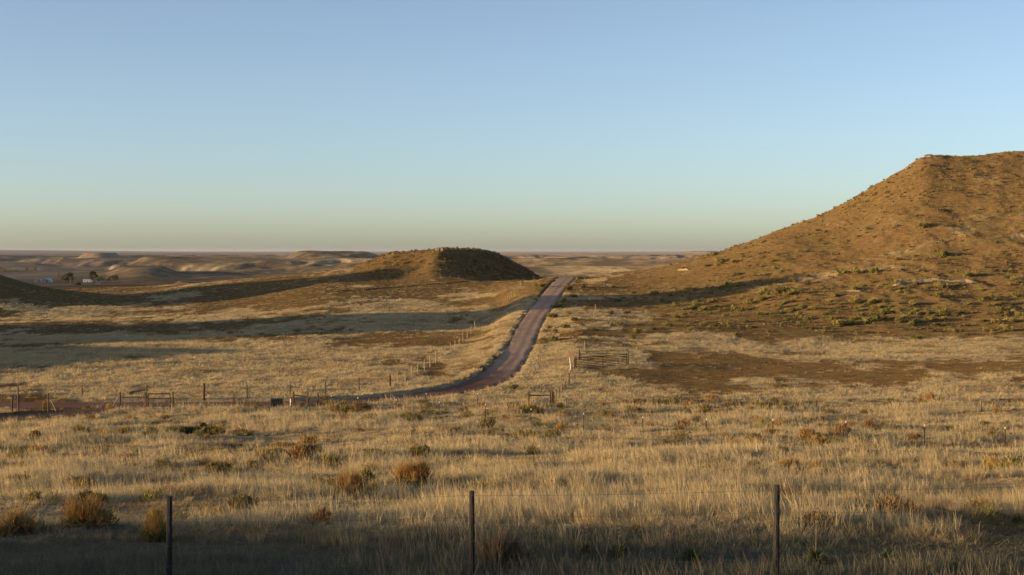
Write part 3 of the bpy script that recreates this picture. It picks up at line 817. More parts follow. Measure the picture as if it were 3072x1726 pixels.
NEARS = [
 (270,1582,135,88,'rust','wide rusty orange bush with a dark green bush just behind it, above the dark strip'),
 (268,1514,92,38,'olive','dark green bush directly behind the wide rusty bush left of the first near fence post'),
 (40,1606,115,72,'rust','rusty bush at the left picture edge beside the dark shaded strip'),
 (468,1624,66,96,'gold','tall feathery golden bush touching the leftmost near fence post'),
 (60,1452,118,32,'olive','low olive bush at the left edge behind the tall golden grass'),
 (230,1454,52,26,'brown','small brown bush between the left edge olive bush and the wide rusty one'),
 (670,1374,58,24,'olive','small olive clump above the leftmost near fence post, left of a row of dark bushes'),
 (577,1434,52,22,'brown','small dark brown bush up the slope from the leftmost near post'),
 (655,1428,58,42,'olive','upright olive bush between the small brown bush and the dark rusty pair'),
 (508,1488,74,34,'rust','low rust brown bush behind the top of the leftmost near post'),
 (735,1524,84,40,'olive','spreading olive bush right of the leftmost near fence post'),
 (805,1367,92,22,'olive','flat wide olive clump left of the large dark clump'),
 (927,1373,98,42,'olive','large dark olive clump on the slope below the black box'),
 (850,1346,62,18,'rust','low rust coloured clump just above the flat wide olive clump'),
 (1058,1494,112,72,'rust','broad dark rusty bush, left one of the pair behind the middle near post'),
 (1092,1452,54,40,'sage','green spiky bush poking out behind the broad dark rusty one'),
 (1236,1462,88,74,'rust','tall bright orange bush left of the middle near fence post'),
 (1120,1494,38,48,'gold','narrow golden bush in front of the dark rusty bush'),
 (975,1466,96,34,'olive','pale greenish low bush left of the dark rusty pair'),
 (1112,1378,112,36,'olive','dark olive bush in the grass above the orange bush pair'),
 (1260,1374,76,36,'olive','rounded olive brown bush above the bright orange bush'),
 (1430,1390,104,24,'brown','low wide brown patch of brush above the middle near post'),
 (1575,1404,60,24,'rust','faint rust clump right of the low wide brown brush'),
 (2450,1424,64,38,'rust','dark rusty bush in tall grass right of the rightmost near post'),
 (2375,1414,66,38,'rust','paler rust bush touching the left of the dark rusty one by the last near post'),
 (2530,1364,68,18,'brown','low brown clump between two steel posts on the right'),
 (2600,1368,28,18,'brown','tiny brown tuft bush right of the low brown clump'),
 (3036,1420,92,46,'sage','dark green bush at the right picture edge'),
 (2974,1412,54,38,'gold','golden olive bush beside the dark green bush at the right edge'),
 (2870,1402,60,20,'olive','faint low olive clump left of the bushes at the right edge'),
 (100,1319,48,26,'brown','small round brown bush below the red dirt track at far left'),
 (240,1292,36,18,'brown','small brown bush below the red dirt track, right of the round one'),
 (292,1300,26,14,'rust','tiny rusty bush below the left brace posts'),
 (375,1300,36,18,'rust','small rusty bush below the small metal gate'),
 (567,1303,50,24,'olive','olive bush below the road, left half of a dark pair'),
 (640,1305,74,26,'olive','dark wide olive bush below the lone thin post left of the black box'),
 (610,1279,20,12,'brown','tiny brown tuft above the dark pair of bushes'),
 (1480,1300,60,18,'brown','low brown clump below the steel post line in the middle'),
 (2140,1416,80,24,'brown','brown brush patch above and left of the rightmost near post'),
 (2010,1340,70,14,'brown','thin dark streak of brush behind the right steel posts'),
 (2320,1300,58,14,'brown','small dark brush tuft between the steel posts on the right slope'),
 (2746,1318,30,16,'brown','small brown tuft beside a steel post toward the right edge'),
 (1536,1170,36,16,'sage','small green bush at the outer edge of the road bend'),
 (780,1560,60,30,'olive','olive weeds at the top of the dark shaded strip'),
 (640,1560,90,36,'gold','golden olive weeds right of the leftmost near fence post'),
]
for i, a in enumerate(NEARS): near_shrub(*a, seed=300 + i)

# yuccas in the shaded verge
YUC = [(2074,1690,74,'large dark green yucca just left of the rightmost near fence post'),
 (1756,1672,64,'yucca halfway between the middle and right near fence posts, left of its twin'),
 (1854,1676,66,'yucca right of its twin between the middle and right near fence posts'),
 (1592,1688,60,'yucca growing against the dead brush right of the middle near post'),
 (2446,1694,70,'yucca with a tall dry flower stalk right of the rightmost near post'),
 (2664,1690,50,'small yucca furthest right in the shaded verge')]
for i, (u, v, w, lb) in enumerate(YUC):
    x, y, z = at(u, v, 12, 60)
    t = empty('yucca', (x, y, z), 0, lb, 'yucca', 'yuccas in the shaded verge')
    obj('leaves', yucca_mesh('leaves', M_yucca, 150, w * px_m(y) * .58, 500 + i), t)
    if i in (4, 2, 1):
        sk = MB(); hh = 1.0 if i == 4 else .55
        sk.tube([(0, 0, 0), (.02, 0, hh * .6), (.0, 0.01, hh)], [.012, .009, .006], 5)
        for k in range(5): sk.tube([(0, 0, hh * (.7 + .06 * k)), (.05 * (-1) ** k, 0, hh * (.72 + .06 * k))], [.012, .02], 5)
        sk.build('flower_stalk', M_dead, t)
# dead brush
x, y, z = at(1515, 1706, 12, 60)
t = empty('dead_brush', (x, y, z - .02), 0, 'tangled leafless dead bush in the shade right of the middle near post', 'dead bush')
obj('twigs', shrub_mesh('twigs', M_dead, 2600, 1.05, .62, 611, 'fan', .006), t)
obj('tangle', shrub_mesh('tangle', M_dead, 1500, 1.1, .5, 612, 'dome', .005, .2), t)
for (u, v, w, h, mt, lb) in [(328,1232,34,22,M_gold,'pale tumbleweed caught against the leaning brace pole by the small gate'),
                         (1634,1225,30,12,M_brownbush,'brown tumbleweed under the rail of the brace posts right of the road bend'),
                         (900,1222,46,16,M_gold,'straw coloured weeds around the white pipe beside the black box'),
                         (975,1196,36,14,M_gold,'golden weeds at the foot of a roadside post right of the black box'),
                         (137,1224,24,20,M_rust,'reddish tumbleweed leaning on the left brace post')]:
    x, y, z = at(u, v, 60, 300); k = px_m(y)
    o = obj('tumbleweed', shrub_mesh('tumbleweed', mt, 700, w * k, h * k, int(u), 'dome', .02, .16), None, (x, y, z))
    tag(o, lb, 'bush', 'weeds caught on the fences')

# shrubs on the slopes: shared meshes, each bush an object
SG = [shrub_mesh('hill_shrub_mesh', M_sage, 330, 1.0, .5, 700 + i, 'dome', .05, .16) for i in range(5)]
OG = [shrub_mesh('hill_shrub_mesh', M_olive, 300, 1.0, .48, 720 + i, 'dome', .05, .16) for i in range(3)]
RG = [shrub_mesh('hill_shrub_mesh', M_rust, 300, 1.0, .55, 740 + i, 'dome', .045, .16) for i in range(2)]
HS = [(2213,932,52),(2241,913,40),(2345,913,34),(2300,885,50),(2345,876,60),(2390,880,46),(2517,980,46),(2560,975,52),(2600,968,40),(2632,963,46),(2560,909,42),(2600,909,44),(2627,906,32),(2659,906,28),
 (2739,915,32),(2819,892,52),(2965,904,54),(2940,897,34),(2780,942,44),(2820,944,46),(2861,946,27),(2700,968,42),(2740,967,42),(2937,965,27),(2985,967,46),(3030,966,44),(3026,993,40),(2753,1018,42),(2847,992,27),
 (2453,1020,30),(2462,996,28),(2415,960,42),(2420,986,27),(2650,937,44),(2690,937,42),(2133,986,24),(2080,927,50),(2110,932,40),(2523,824,42),(2570,820,36),(2610,820,50),(2904,829,42),(2829,768,50),(2772,683,44),
 (2603,688,26),(2161,787,42),(2142,766,27),(2265,828,22),(2307,824,22),(2200,860,30),(2380,905,30),(2480,905,36),(2440,930,34),(2500,890,44),(2470,868,36),(2850,862,30),(3050,888,40),(3000,930,30),(2905,915,30),
 (2700,880,34),(2660,868,30),(2560,868,30),(2420,850,26),(2940,872,26),(3040,842,30),(2320,950,30),(2280,945,28),(2180,950,26),(2360,960,24),(3058,948,30),(2600,1000,24),(2900,1005,24),(2200,1002,20)]
HR = [(1752,838,36,'o'),(1675,922,36,'s'),(1659,952,42,'o'),(1650,986,28,'r'),(1655,1022,46,'s'),(1626,1032,30,'s'),(1750,864,36,'o'),(1830,942,30,'o'),(1838,864,24,'s'),(1754,926,22,'o'),(1857,976,36,'s'),
 (1909,999,42,'s'),(1900,1018,32,'o'),(1950,960,24,'s'),(1966,884,28,'s'),(1700,985,34,'o'),(1740,1006,34,'r'),(1720,962,34,'o'),(1780,992,30,'o'),(1700,942,26,'s'),(1690,1012,36,'r'),(1770,962,28,'s'),
 (1720,893,34,'o'),(1705,870,34,'o'),(1880,940,30,'o'),(1935,925,26,'s'),(2000,950,30,'o'),(1990,905,26,'s'),(2035,965,26,'o'),(1850,905,30,'s'),(1900,880,22,'o'),(1960,990,26,'o'),(1690,905,28,'r'),(1665,1000,30,'r')]
first = {}
def hill_shrub(u, v, w, pool, label, group, rn):
    x, y, z = at(u, v, 150, 520)
    s = w * px_m(y)
    me = pool[rn.randrange(len(pool))]
    o = obj('shrub', me, None, (x, y, z - .05 * s))
    o.rotation_euler = (0, 0, rn.uniform(0, 6.28)); o.scale = (s * rn.uniform(.8, 1.5), s * rn.uniform(.8, 1.3), s * rn.uniform(.55, 1.0))
    return tag(o, label, 'bush', group)
rn = random.Random(3)
for u, v, w in HS: hill_shrub(u, v, w, SG, 'green sagebrush clump on the big brown hillside', 'sagebrush clumps on the big hillside', rn)
nx = 0
while nx < 165:
    u = rn.uniform(2000, 3072); v = rn.gauss(895, 62)
    if v < 560 or v > 1030: continue
    x, y = hit(u, v)
    if y < 200 or y > 430: continue
    if vnoise(np.array([x / 14.]), np.array([y / 9.]), 5)[0] < .47: continue
    hill_shrub(u, v, rn.uniform(14, 34), SG, 'green sagebrush clump on the big brown hillside', 'sagebrush clumps on the big hillside', rn); nx += 1
LBR = {'s': (SG, 'green shrub beside the right roadside fence going up the rise'), 'o': (OG, 'olive brown shrub beside the right roadside fence going up the rise'), 'r': (RG, 'rusty orange shrub between the gravel road and the right roadside fence')}
for u, v, w, k in HR: hill_shrub(u, v, w, LBR[k][0], LBR[k][1], 'shrubs beside the road up the rise', rn)
hill_shrub(1622, 861, 44, OG, 'olive shrub left of the road just below the crest', 'shrubs beside the road up the rise', rn)

# small scrub on all slopes, too many to count
scrub_c = lib_collection('scrub_lib', [shrub_mesh('scrub_mesh', M_olive, 70, .8, .36, 800 + i, 'dome', .07, .2) for i in range(3)] + [shrub_mesh('scrub_mesh', M_sage, 70, .8, .36, 810 + i, 'dome', .07, .2) for i in range(2)] + [shrub_mesh('scrub_mesh', M_brownbush, 70, .8, .34, 820 + i, 'dome', .07, .2) for i in range(2)])
def scrub():
    x, y, r = sample_wedge(150, 570, .6, 77)
    z, rd = H(x, y, True); c = cover(x, y, z); u, v = pix(x, y, z)
    hillm = sstep(1900, 2150, u) * sstep(235, 262, y); mesam = sstep(1040, 1150, u) * (u < 1660) * sstep(425, 445, y)
    cl = fbm(x / 14., y / 9., 3, 15)
    p = (.10 + .75 * hillm + 2.2 * mesam) * np.clip(2.2 * (cl - .3), .15, 1) * (1 - .5 * c)
    k = (r.uniform(0, 1, len(x)) < p) & (rd > .8)
    x, y, z, hm, mm = x[k], y[k], z[k], hillm[k], mesam[k]; n = len(x)
    s = np.clip(np.exp(r.normal(-.32, .5, n)), .2, 1.5) * (.6 + .4 * np.maximum(hm, mm)) * 1.1
    idx = np.where(mm > .5, r.choice([0, 1, 5, 6], n), r.integers(0, 7, n))
    rz = r.uniform(0, 6.28, n)
    scatter('scrub', 'low scrub dotted over the slopes of the hills', 'scrub', scrub_c, np.stack([x, y, z - .04], -1), np.stack([0 * rz, 0 * rz, rz], -1), np.stack([s, s, s * r.uniform(.7, 1.1, n)], -1), idx, np.ones(n))
scrub()

def low_weeds():
    """dark low forbs and little bushes between the tall grass of the near slope"""
    x, y, r = sample_wedge(28.5, 150, 1.0, 78)
    z, rd = H(x, y, True)
    cl = fbm(x / 5., y / 2.6, 3, 25); big = fbm(x / 22., y / 9., 2, 26)
    k = (r.uniform(0, 1, len(x)) < np.clip(5 * (cl - .47), .02, 1) * np.clip(3 * (big - .36), .08, 1)) & (rd > 1)
    x, y, z = x[k], y[k], z[k]; n = len(x)
    s = np.exp(r.normal(-.35, .42, n)) * (.7 + y / 160)
    rz = r.uniform(0, 6.28, n); idx = r.choice([0, 1, 2, 3, 5, 6], n)
    scatter('low_weeds', 'low dark weeds between the dry grass of the near slope', 'weeds', weed_c, np.stack([x, y, z - .03], -1), np.stack([0 * rz, 0 * rz, rz], -1), np.stack([s, s, s * r.uniform(.6, 1.1, n)], -1), idx, np.ones(n))
weed_c = lib_collection('weed_lib', [shrub_mesh('weed_mesh', m_, 420, .9, .42, 830 + i, 'dome', .018, .11) for i, m_ in enumerate([M_olive, M_olive, M_olive, M_sage, M_sage, M_brownbush, M_rust])])
low_weeds()

# ------------------------------------------------------------------ fences, gates, boxes
M_post = simple_mat('weathered_wood', (0.04, 0.028, 0.018), (0.115, 0.082, 0.05), 6, stretch=(4, 4, .5), bump=.4)  # weathered wood, darkened in place of the posts' unlit sides
M_stain = simple_mat('dark_stained_wood', (0.03, 0.02, 0.015), (0.085, 0.05, 0.03), 6, stretch=(4, 4, .5), bump=.4)
M_near = simple_mat('shade_dark_wood', (0.014, 0.013, 0.013), (0.04, 0.035, 0.032), 6, stretch=(4, 4, .5), bump=.5)  # near-black tone stands in for the shade on the near posts
M_pale = simple_mat('pale_wood', (0.25, 0.18, 0.11), (0.38, 0.28, 0.17), 6, stretch=(4, 4, .5), bump=.3)
M_steel = simple_mat('rusty_steel', (0.022, 0.014, 0.011), (0.05, 0.03, 0.02), 20, .8, .0)
M_pipe = simple_mat('gate_pipe', (0.014, 0.009, 0.007), (0.035, 0.02, 0.013), 14, .7, .0)
M_wire = simple_mat('fence_wire', (0.10, 0.085, 0.07), (0.18, 0.15, 0.12), 30, .6, .4)
M_white = simple_mat('white_paint', (0.72, 0.70, 0.66), (0.82, 0.80, 0.76), 10, .6)
M_orange = simple_mat('orange_paint', (0.62, 0.10, 0.03), (0.70, 0.14, 0.04), 10, .6)
M_black = simple_mat('black_panel', (0.012, 0.013, 0.014), (0.025, 0.026, 0.026), 5, .6)
M_boxlit = simple_mat('olive_box_side', (0.16, 0.15, 0.07), (0.22, 0.20, 0.10), 5, .7)  # sunlit side of the black box put in as a lighter colour

def wood_post(P, h, r, mat, parent, org, rnd, name='post', bury=.25, leanx=0):
    m = MB(); b = Vector(P) - Vector(org)
    lx = rnd.uniform(-.012, .012) + leanx; ly = rnd.uniform(-.012, .012)
    pts = [b + Vector((lx * t, ly * t, t)) for t in (-bury, 0, h * .35, h * .7, h)]
    m.tube(pts, [r * 1.04, r * 1.04, r, r * .97, r * .93], 9, True, .05, rnd)
    return m.build(name, mat, parent)
def t_post(P, h, parent, org, rnd, white=.13, name='post'):
    b = Vector(P) - Vector(org); lx = rnd.uniform(-.02, .02); m = MB()
    m.box((b.x, b.y, b.z + h / 2 - .1), (.062, .010, h + .2), 0, lx)
    m.box((b.x, b.y + .019, b.z + h / 2 - .1), (.008, .030, h + .2), 0, lx)
    for k in range(int(h / .11)): m.box((b.x + lx * (k * .11 - h * .5 + .1), b.y - .008, b.z + .1 + k * .11), (.02, .008, .018))
    p = m.build(name, M_steel, parent)
    if white:
        t = MB(); t.box((b.x + lx * h * .5, b.y + .002, b.z + h - white / 2 + .001), (.066, .016, white)); t.build('painted_tip', M_white, p)
    return p
def wires(tops, hs, parent, org, name='wire', r=.0028, sag=.0):
    """tops: ground points of the posts; hs: heights of the strands"""
    for h in hs:
        m = MB(); pts = []
        for i, p in enumerate(tops):
            q = Vector(p) - Vector(org); pts.append((q.x, q.y - .06, q.z + h))
            if i < len(tops) - 1 and sag:
                q2 = Vector(tops[i + 1]) - Vector(org); mid = (q + q2) / 2; pts.append((mid.x, mid.y - .06, mid.z + h - sag))
        m.tube(pts, r, 4, False); m.build(name, M_wire, parent)
def hpx(v0, v1, D): return abs(v1 - v0) * px_m(D)
RN = random.Random(21)

# near wire fence
pts = [((u - U0) / F * 21.6, 21.6 + dy, top) for u, top, dy in ((-400, 1504, -.3), (507, 1489, 0), (1416, 1473, .0), (2336, 1456, .2), (3250, 1440, .4))]
org = (pts[2][0], pts[2][1], Hs(pts[2][0], pts[2][1]))
fe = empty('wire_fence', org, 0, 'near barbed wire fence with three dark wooden posts in the shaded verge', 'fence')
g = []
for i, (x, y, top) in enumerate(pts):
    zt = vz(y, top); zg = Hs(x, y); g.append((x, y, zg))
    wood_post((x, y, zg), zt - zg, .043 + .004 * (i % 2), M_near, fe, org, RN)
topz = [vz(p[1], p[2]) - q[2] for p, q in zip(pts, g)]
for fr in (.955, .72, .45, .22):
    m = MB(); P_ = []
    for i, q in enumerate(g):
        a = Vector(q) - Vector(org); P_.append(Vector((a.x, a.y - .05, a.z + topz[i] * fr)))
    L = []
    for i in range(len(P_) - 1):
        for k in range(8):
            t = k / 8; c = P_[i].lerp(P_[i + 1], t); c.z -= .10 * t * (1 - t); L.append(c)
            if True: m.tube([c + Vector((-.012, -.01, -.012)), c + Vector((.012, .01, .014))], .0016, 3, False)
    L.append(P_[-1]); m.tube(L, .0022, 4, False); m.build('barbed_wire', M_wire, fe)

def post_line(name, label, posts, hwire, d0, d1, cat='fence', r=.05):
    """posts: (u, vtop, vbase, kind) kind: w wood, d dark thick, p pale, t steel, T steel with white tip"""
    G = [];
    for u, vt, vb, k in posts:
        x, y = hit(u, vb, lambda a, b: H(a, b), d0, d1); G.append((x, y, Hs(x, y)))
    org = G[len(G) // 2]
    fe = empty(name, org, 0, label, cat)
    for (u, vt, vb, k), p in zip(posts, G):
        h = vz(p[1], vt) - p[2]; h = min(max(h, .8), 2.1)
        if k in 'tT': t_post(p, h, fe, org, RN, .14 if k == 'T' else 0)
        else: wood_post(p, h, {'w': .07, 'd': .12, 'p': .062, 's': .09}[k], {'w': M_post, 'd': M_stain, 'p': M_pale, 's': M_post}[k], fe, org, RN)
    wires(G, hwire, fe, org)
    return fe, org, G
W4 = (.42, .68, .92, 1.15)
front = [(953,1177,1223,'s'),(994,1186,1221,'T'),(1073,1192,1239,'T'),(1188,1198,1241,'T'),(1317,1206,1248,'T'),(1457,1212,1264,'T'),(1593,1226,1274,'T'),(1751,1239,1288,'T'),(1928,1250,1294,'T'),(2119,1256,1303,'T'),(2319,1257,1314,'T'),(2538,1263,1322,'T'),(2774,1274,1335,'T'),(3016,1281,1350,'T'),(3290,1290,1370,'T')]
post_line('steel_post_fence', 'wire fence on white tipped steel posts running down to the right edge', front, W4, 60, 220)
rear = [(1116,1178,1223,'T'),(1278,1180,1220,'T'),(1433,1180,1221,'T'),(1586,1176,1222,'w')]
post_line('steel_post_fence', 'short wire fence on steel posts between the road bend and the brace posts', rear, W4, 100, 220)
post_line('steel_post_fence', 'sparse wire fence on steel posts crossing the brown flat to the right', [(1661,1176,1218,'s'),(1700,1188,1221,'T'),(1960,1192,1226,'t'),(2210,1198,1228,'t'),(2450,1202,1232,'t'),(2700,1203,1234,'t'),(2945,1204,1238,'t'),(3200,1207,1242,'t')], W4, 100, 220)
farroad = [(-190,1158,1196,'w'),(-60,1158,1196,'w'),(54,1159,1196,'w'),(246,1156,1194,'w'),(440,1157,1196,'w'),(612,1150,1198,'d'),(741,1155,1195,'w'),(870,1153,1191,'w'),(976,1146,1183,'w'),(1077,1136,1173,'w'),(1170,1127,1164,'d')]
post_line('roadside_fence', 'wooden post fence along the far side of the road at the left, spaced wide', farroad, W4, 100, 260)
up = [(1170.5,1128,1163.5,'d'),(1193,1122,1156,'p'),(1216,1112,1144,'p'),(1235,1102,1134,'p'),(1254,1094,1125,'p'),(1273,1080,1112,'p'),(1290,1068,1103,'p'),(1307,1057,1091,'p'),(1321,1050,1077,'p'),(1336,1042,1071,'p'),(1351,1031,1059,'p'),(1365,1020,1048,'p'),(1378,1012,1040,'p'),(1389,998,1027,'p'),(1402,988,1016,'p'),(1413,978,1003,'p'),(1424,964,990,'p'),(1434,953,979,'p'),(1443,943,967,'p'),(1453,933,957,'p'),(1463,926,950,'p'),(1473,919,943,'p'),(1484,913,936,'p'),(1494,907,930,'p'),(1502,901,923,'p'),(1509,895,917,'p'),(1516,890,911,'p'),(1523,884,905,'p'),(1529,879,900,'p'),(1535,874,894,'p'),(1540,869,889,'p'),(1545,864,884,'p'),(1551,858,878,'p'),(1556,853,873,'p'),(1562,846,866,'p'),(1569,834,851,'d'),(1602,828,845,'w'),(1634,821,840,'w'),(1670,820,838,'w'),(1700,821,836,'w'),(1731,824,837,'w')]
post_line('roadside_fence', 'long fence of pale wooden posts climbing the rise left of the gravel road', up[1:], W4, 140, 430)
right1 = [(1669,1168,1205,'t'),(1679,1163,1196,'t'),(1688,1152,1184,'t'),(1697,1143,1172,'t'),(1707,1120,1161,'s'),(1713,1100,1133,'t'),(1717,1096,1126,'t')]
post_line('roadside_fence', 'short run of thin posts from the brace posts up to the corral', right1, W4, 120, 300)
right2 = [(1754,1024,1054,'p'),(1760,1016,1042,'t'),(1766,1006,1030,'t'),(1772,990,1014,'t'),(1776,970,994,'t'),(1781,936,962,'p'),(1786,913,941,'p'),(1794,908,926,'t'),(1801,889,908,'p'),(1809,872,893,'t'),(1816.5,842,868,'d'),(1822,830,852,'t'),(1829,803,823,'p')]
post_line('roadside_fence', 'sparse fence climbing the right side of the road from the corral to the crest', right2, W4, 140, 430)

def brace(name, label, posts, rail_v, d0, d1, kinds, sticks=(), mat=M_post, cross=False, group=None):
    G = []
    for u, vt, vb in posts:
        x, y = hit(u, vb, lambda a, b: H(a, b), d0, d1); G.append((x, y))
    y = sum(g[1] for g in G) / len(G)
    G = [((p[0] - U0) / F * y, y, Hs((p[0] - U0) / F * y, y)) for p in posts]
    org = G[0]
    fe = empty(name, org, 0, label, 'fence brace', group)
    for (u, vt, vb), p, k in zip(posts, G, kinds):
        wood_post(p, min(max(vz(y, vt) - p[2], .9), 2.2), {'s': .085, 'w': .07, 'd': .09}[k], {'s': mat, 'w': mat, 'd': M_stain}[k], fe, org, RN)
    for a, b, va, vb_ in rail_v:
        pa, pb = G[a], G[b]; m = MB(); s = 1 if pb[0] > pa[0] else -1
        m.tube([(pa[0] - org[0] + .08 * s, 0, vz(y, va) - org[2]), (pb[0] - org[0] - .08 * s, 0, vz(y, vb_) - org[2])], .062, 7, True, .05, RN)
        m.build('rail', M_stain, fe)
    for u0, v0, u1, v1 in sticks:
        m = MB(); xa = (u0 - U0) / F * y - org[0]; xb = (u1 - U0) / F * y - org[0]
        m.tube([(xa, 0, vz(y, v0) - org[2]), (xb, -.1, vz(y, v1) - org[2] - .1)], .04, 6); m.build('diagonal_pole', M_pale, fe)
    return fe, org, y
GB = 'brace posts set in the fences'
# mailbox-like cap post at the far left
x, y = hit(36, 1239, lambda a, b: H(a, b), 90, 220); z = Hs(x, y)
t = empty('meter_post', (x, y, z), 0, 'leftmost weathered post by the track, with a small box on its top', 'post')
wood_post((x, y, z), 1.55, .085, M_post, t, (x, y, z), RN)
m = MB(); m.box((.02, 0, 1.50), (.32, .2, .16)); m.box((.02, 0, 1.60), (.36, .24, .03)); m.box((.1, -.02, 1.32), (.14, .16, .2)); m.build('box', M_stain, t)
brace('brace_posts', 'left pair of brace posts with rail, leaning pole on its right side', [(55,1181,1236),(145,1179,1235)], [(0,1,1196,1195)], 90, 220, 'ss', [(152,1198,169,1230)], group=GB)
brace('brace_posts', 'pair of brace posts with rail left of the small metal gate', [(360,1177,1226),(435,1177,1232)], [(0,1,1192,1192)], 90, 220, 'ss', [(354,1192,333,1226)], group=GB)
brace('brace_posts', 'posts with a thin sagging rail and pipe by the black box', [(881,1175,1214),(923,1177,1226)], [(0,1,1186,1190)], 90, 220, 'ds', group=GB)
brace('brace_posts', 'dark brace posts with rail at the foot of the right roadside fence', [(1586,1176,1223),(1651,1174,1220),(1657,1174,1214)], [(0,1,1187,1186)], 90, 220, 'ddd', group=GB)
brace('brace_posts', 'brace posts with rail on the skyline right of the road crest', [(1831,803,821),(1836,803,820),(1853,802,818)], [(1,2,806,806)], 250, 430, 'sss', mat=M_pale, group=GB)

# small metal gate
x, y = hit(435, 1232, lambda a, b: H(a, b), 90, 220)
def gx(u): return (u - U0) / F * y
org = (gx(444), y, Hs(gx(444), y)); bz = org[2]
t = empty('metal_gate', org, 0, 'small round cornered metal gate of four bars beside the track', 'gate')
m = MB(); W = gx(510) - gx(444); z0 = vz(y, 1229) - bz; z1 = vz(y, 1182) - bz; c = .09
loop = [(0, 0, z0), (0, 0, z1 - c), (c * .3, 0, z1 - c * .3), (c, 0, z1), (W - c, 0, z1), (W - c * .3, 0, z1 - c * .3), (W, 0, z1 - c), (W, 0, z0)]
m.tube(loop, .055, 7); m.build('gate_frame', M_pipe, t)
for v in (1196, 1218.5, 1227):
    m = MB(); zz = vz(y, v) - bz; m.tube([(.02, 0, zz), (W - .02, 0, zz)], .045, 6); m.build('bar', M_pipe, t)
for dx in (-.22, ):
    m = MB(); m.tube([(dx, .02, -.2), (dx, .02, z1 * .92)], .05, 7); m.build('hinge_post', M_post, t)
m = MB()
for zz in (z1 * .8, z1 * .3): m.tube([(-.28, 0, zz), (0.02, 0, zz)], .02, 5)
m.build('hinge', M_steel, t)
x = gx(519); zg = Hs(x, y)
t = empty('latch_post', (x, y, zg), 0, 'dark latch post on the right of the small metal gate', 'post')
wood_post((x, y, zg), vz(y, 1175) - zg, .07, M_stain, t, (x, y, zg), RN)
m = MB(); m.tube([(-.1, -.08, .85), (.1, -.08, .85)], .02, 5); m.tube([(-.02, -.09, 1.2), (.28, -.09, 1.2)], .018, 5); m.build('latch', M_steel, t)
# lone thin post
x, y = hit(702, 1228, lambda a, b: H(a, b), 90, 220); z = Hs(x, y)
t = tag(wood_post((x, y, z), vz(y, 1181) - z, .05, M_stain, None, (0, 0, 0), RN, 'fence_post'), 'lone thin post between the small gate and the black box', 'post')
# white pipe marker
x, y = hit(872, 1223, lambda a, b: H(a, b), 90, 220); z = Hs(x, y)
t = empty('pipe_marker', (x, y, z), 0, 'short white pipe with a dark band right of the black box', 'marker post')
m = MB(); m.tube([(0, 0, -.1), (0, 0, hpx(1197, 1223, y))], .065, 10); m.build('pipe', M_white, t)
m = MB(); m.tube([(0, 0, .42), (0, 0, .47)], .070, 10); m.build('band', M_stain, t)
# black box
x, y = hit(812, 1229, lambda a, b: H(a, b), 90, 220)
k = px_m(y); W = 36 * k; hh = 31 * k; z = Hs(x + .5, y) - .05
t = empty('utility_box', (x, y, z), 0, 'square black box standing by the road at the left', 'utility box')
t.rotation_euler = (0, 0, R(9))
m = MB(); m.box((W / 2, .45, hh / 2), (W, .86, hh - .02)); m.build('body', M_boxlit, t)
m = MB(); m.box((W / 2, -.005, hh / 2), (W - .04, .04, hh - .08)); m.build('front_panel', M_black, t)
m = MB(); m.box((W / 2, .43, hh + .01), (W + .06, .98, .05)); m.build('lid', M_black, t)
m = MB(); m.box((W * .5, -.03, hh * .55), (.03, .02, .22)); m.build('handle', M_steel, t)
# red and white leaning marker
x, y = hit(1713, 1113, lambda a, b: H(a, b), 120, 300); z = Hs(x, y)
t = empty('marker_post', (x, y, z), 0, 'leaning white marker post with an orange top beside the corral', 'marker post')
h = hpx(1062, 1113, y)
m = MB(); m.tube([(0, 0, -.1), (-.04 * h * 2.0, 0, h * .78)], .048, 8); m.build('post', M_white, t)
m = MB(); m.tube([(-.08 * h, 0, h * .78), (-.105 * h, 0, h)], .055, 8); m.build('painted_top', M_orange, t)

# corral of pipe gates
def panel(parent, org, a, b, ha, hb, nr, mids=(), r=.040, name='pipe_panel'):
    """a, b ground points; rails between, uprights at the ends"""
    A = Vector(a) - Vector(org); B = Vector(b) - Vector(org)
    p = MB(); lo = .12
    p.tube([A + Vector((0, 0, lo)), A + Vector((0, 0, ha)), B + Vector((0, 0, hb)), B + Vector((0, 0, lo))], r * 1.25, 6)
    o = p.build(name, M_pipe, parent)
    for i in range(nr):
        f = i / nr; m = MB()
        m.tube([A + Vector((0, 0, lo + (ha - lo) * f)), B + Vector((0, 0, lo + (hb - lo) * f))], r, 5); m.build('rail', M_pipe, o)
    for f in mids:
        m = MB(); q = A.lerp(B, f); m.tube([q + Vector((0, -.05, -.1)), q + Vector((0, -.05, lo + (ha + (hb - ha) * f)))], .05, 7); m.build('upright', M_post, o)
Yf = hit(1730, 1108, lambda a, b: H(a, b), 120, 300)[1]; Ye = hit(1885, 1096, lambda a, b: H(a, b), 120, 300)[1]; Yb = hit(1742, 1082, lambda a, b: H(a, b), 120, 300)[1]
def gp(u, Y): xx = (u - U0) / F * Y; return (xx, Y, Hs(xx, Y))
a, b = gp(1729, Yf), gp(1879, Ye); org = a
t = empty('pipe_corral', org, 0, 'small corral of brown metal pipe panels and wooden posts right of the road', 'corral')
panel(t, org, a, b, 1.45, 1.45, 6, (.52,))
c_ = gp(1742, Yb); d_ = gp(1884, max(Yb, Ye) + 1.2)
panel(t, org, c_, d_, 1.3, 1.35, 3, (.55,), .032, 'rear_panel')
for (u, Y, h, r_, mt) in ((1723, Yf, 1.45, .10, M_post), (1727, Yf + .6, 1.6, .08, M_stain), (1738, Yb, 1.5, .10, M_stain), (1881, Ye, 1.55, .07, M_post), (1885, Ye + .4, 2.0, .09, M_post)):
    wood_post(gp(u, Y), h, r_, mt, t, org, RN)

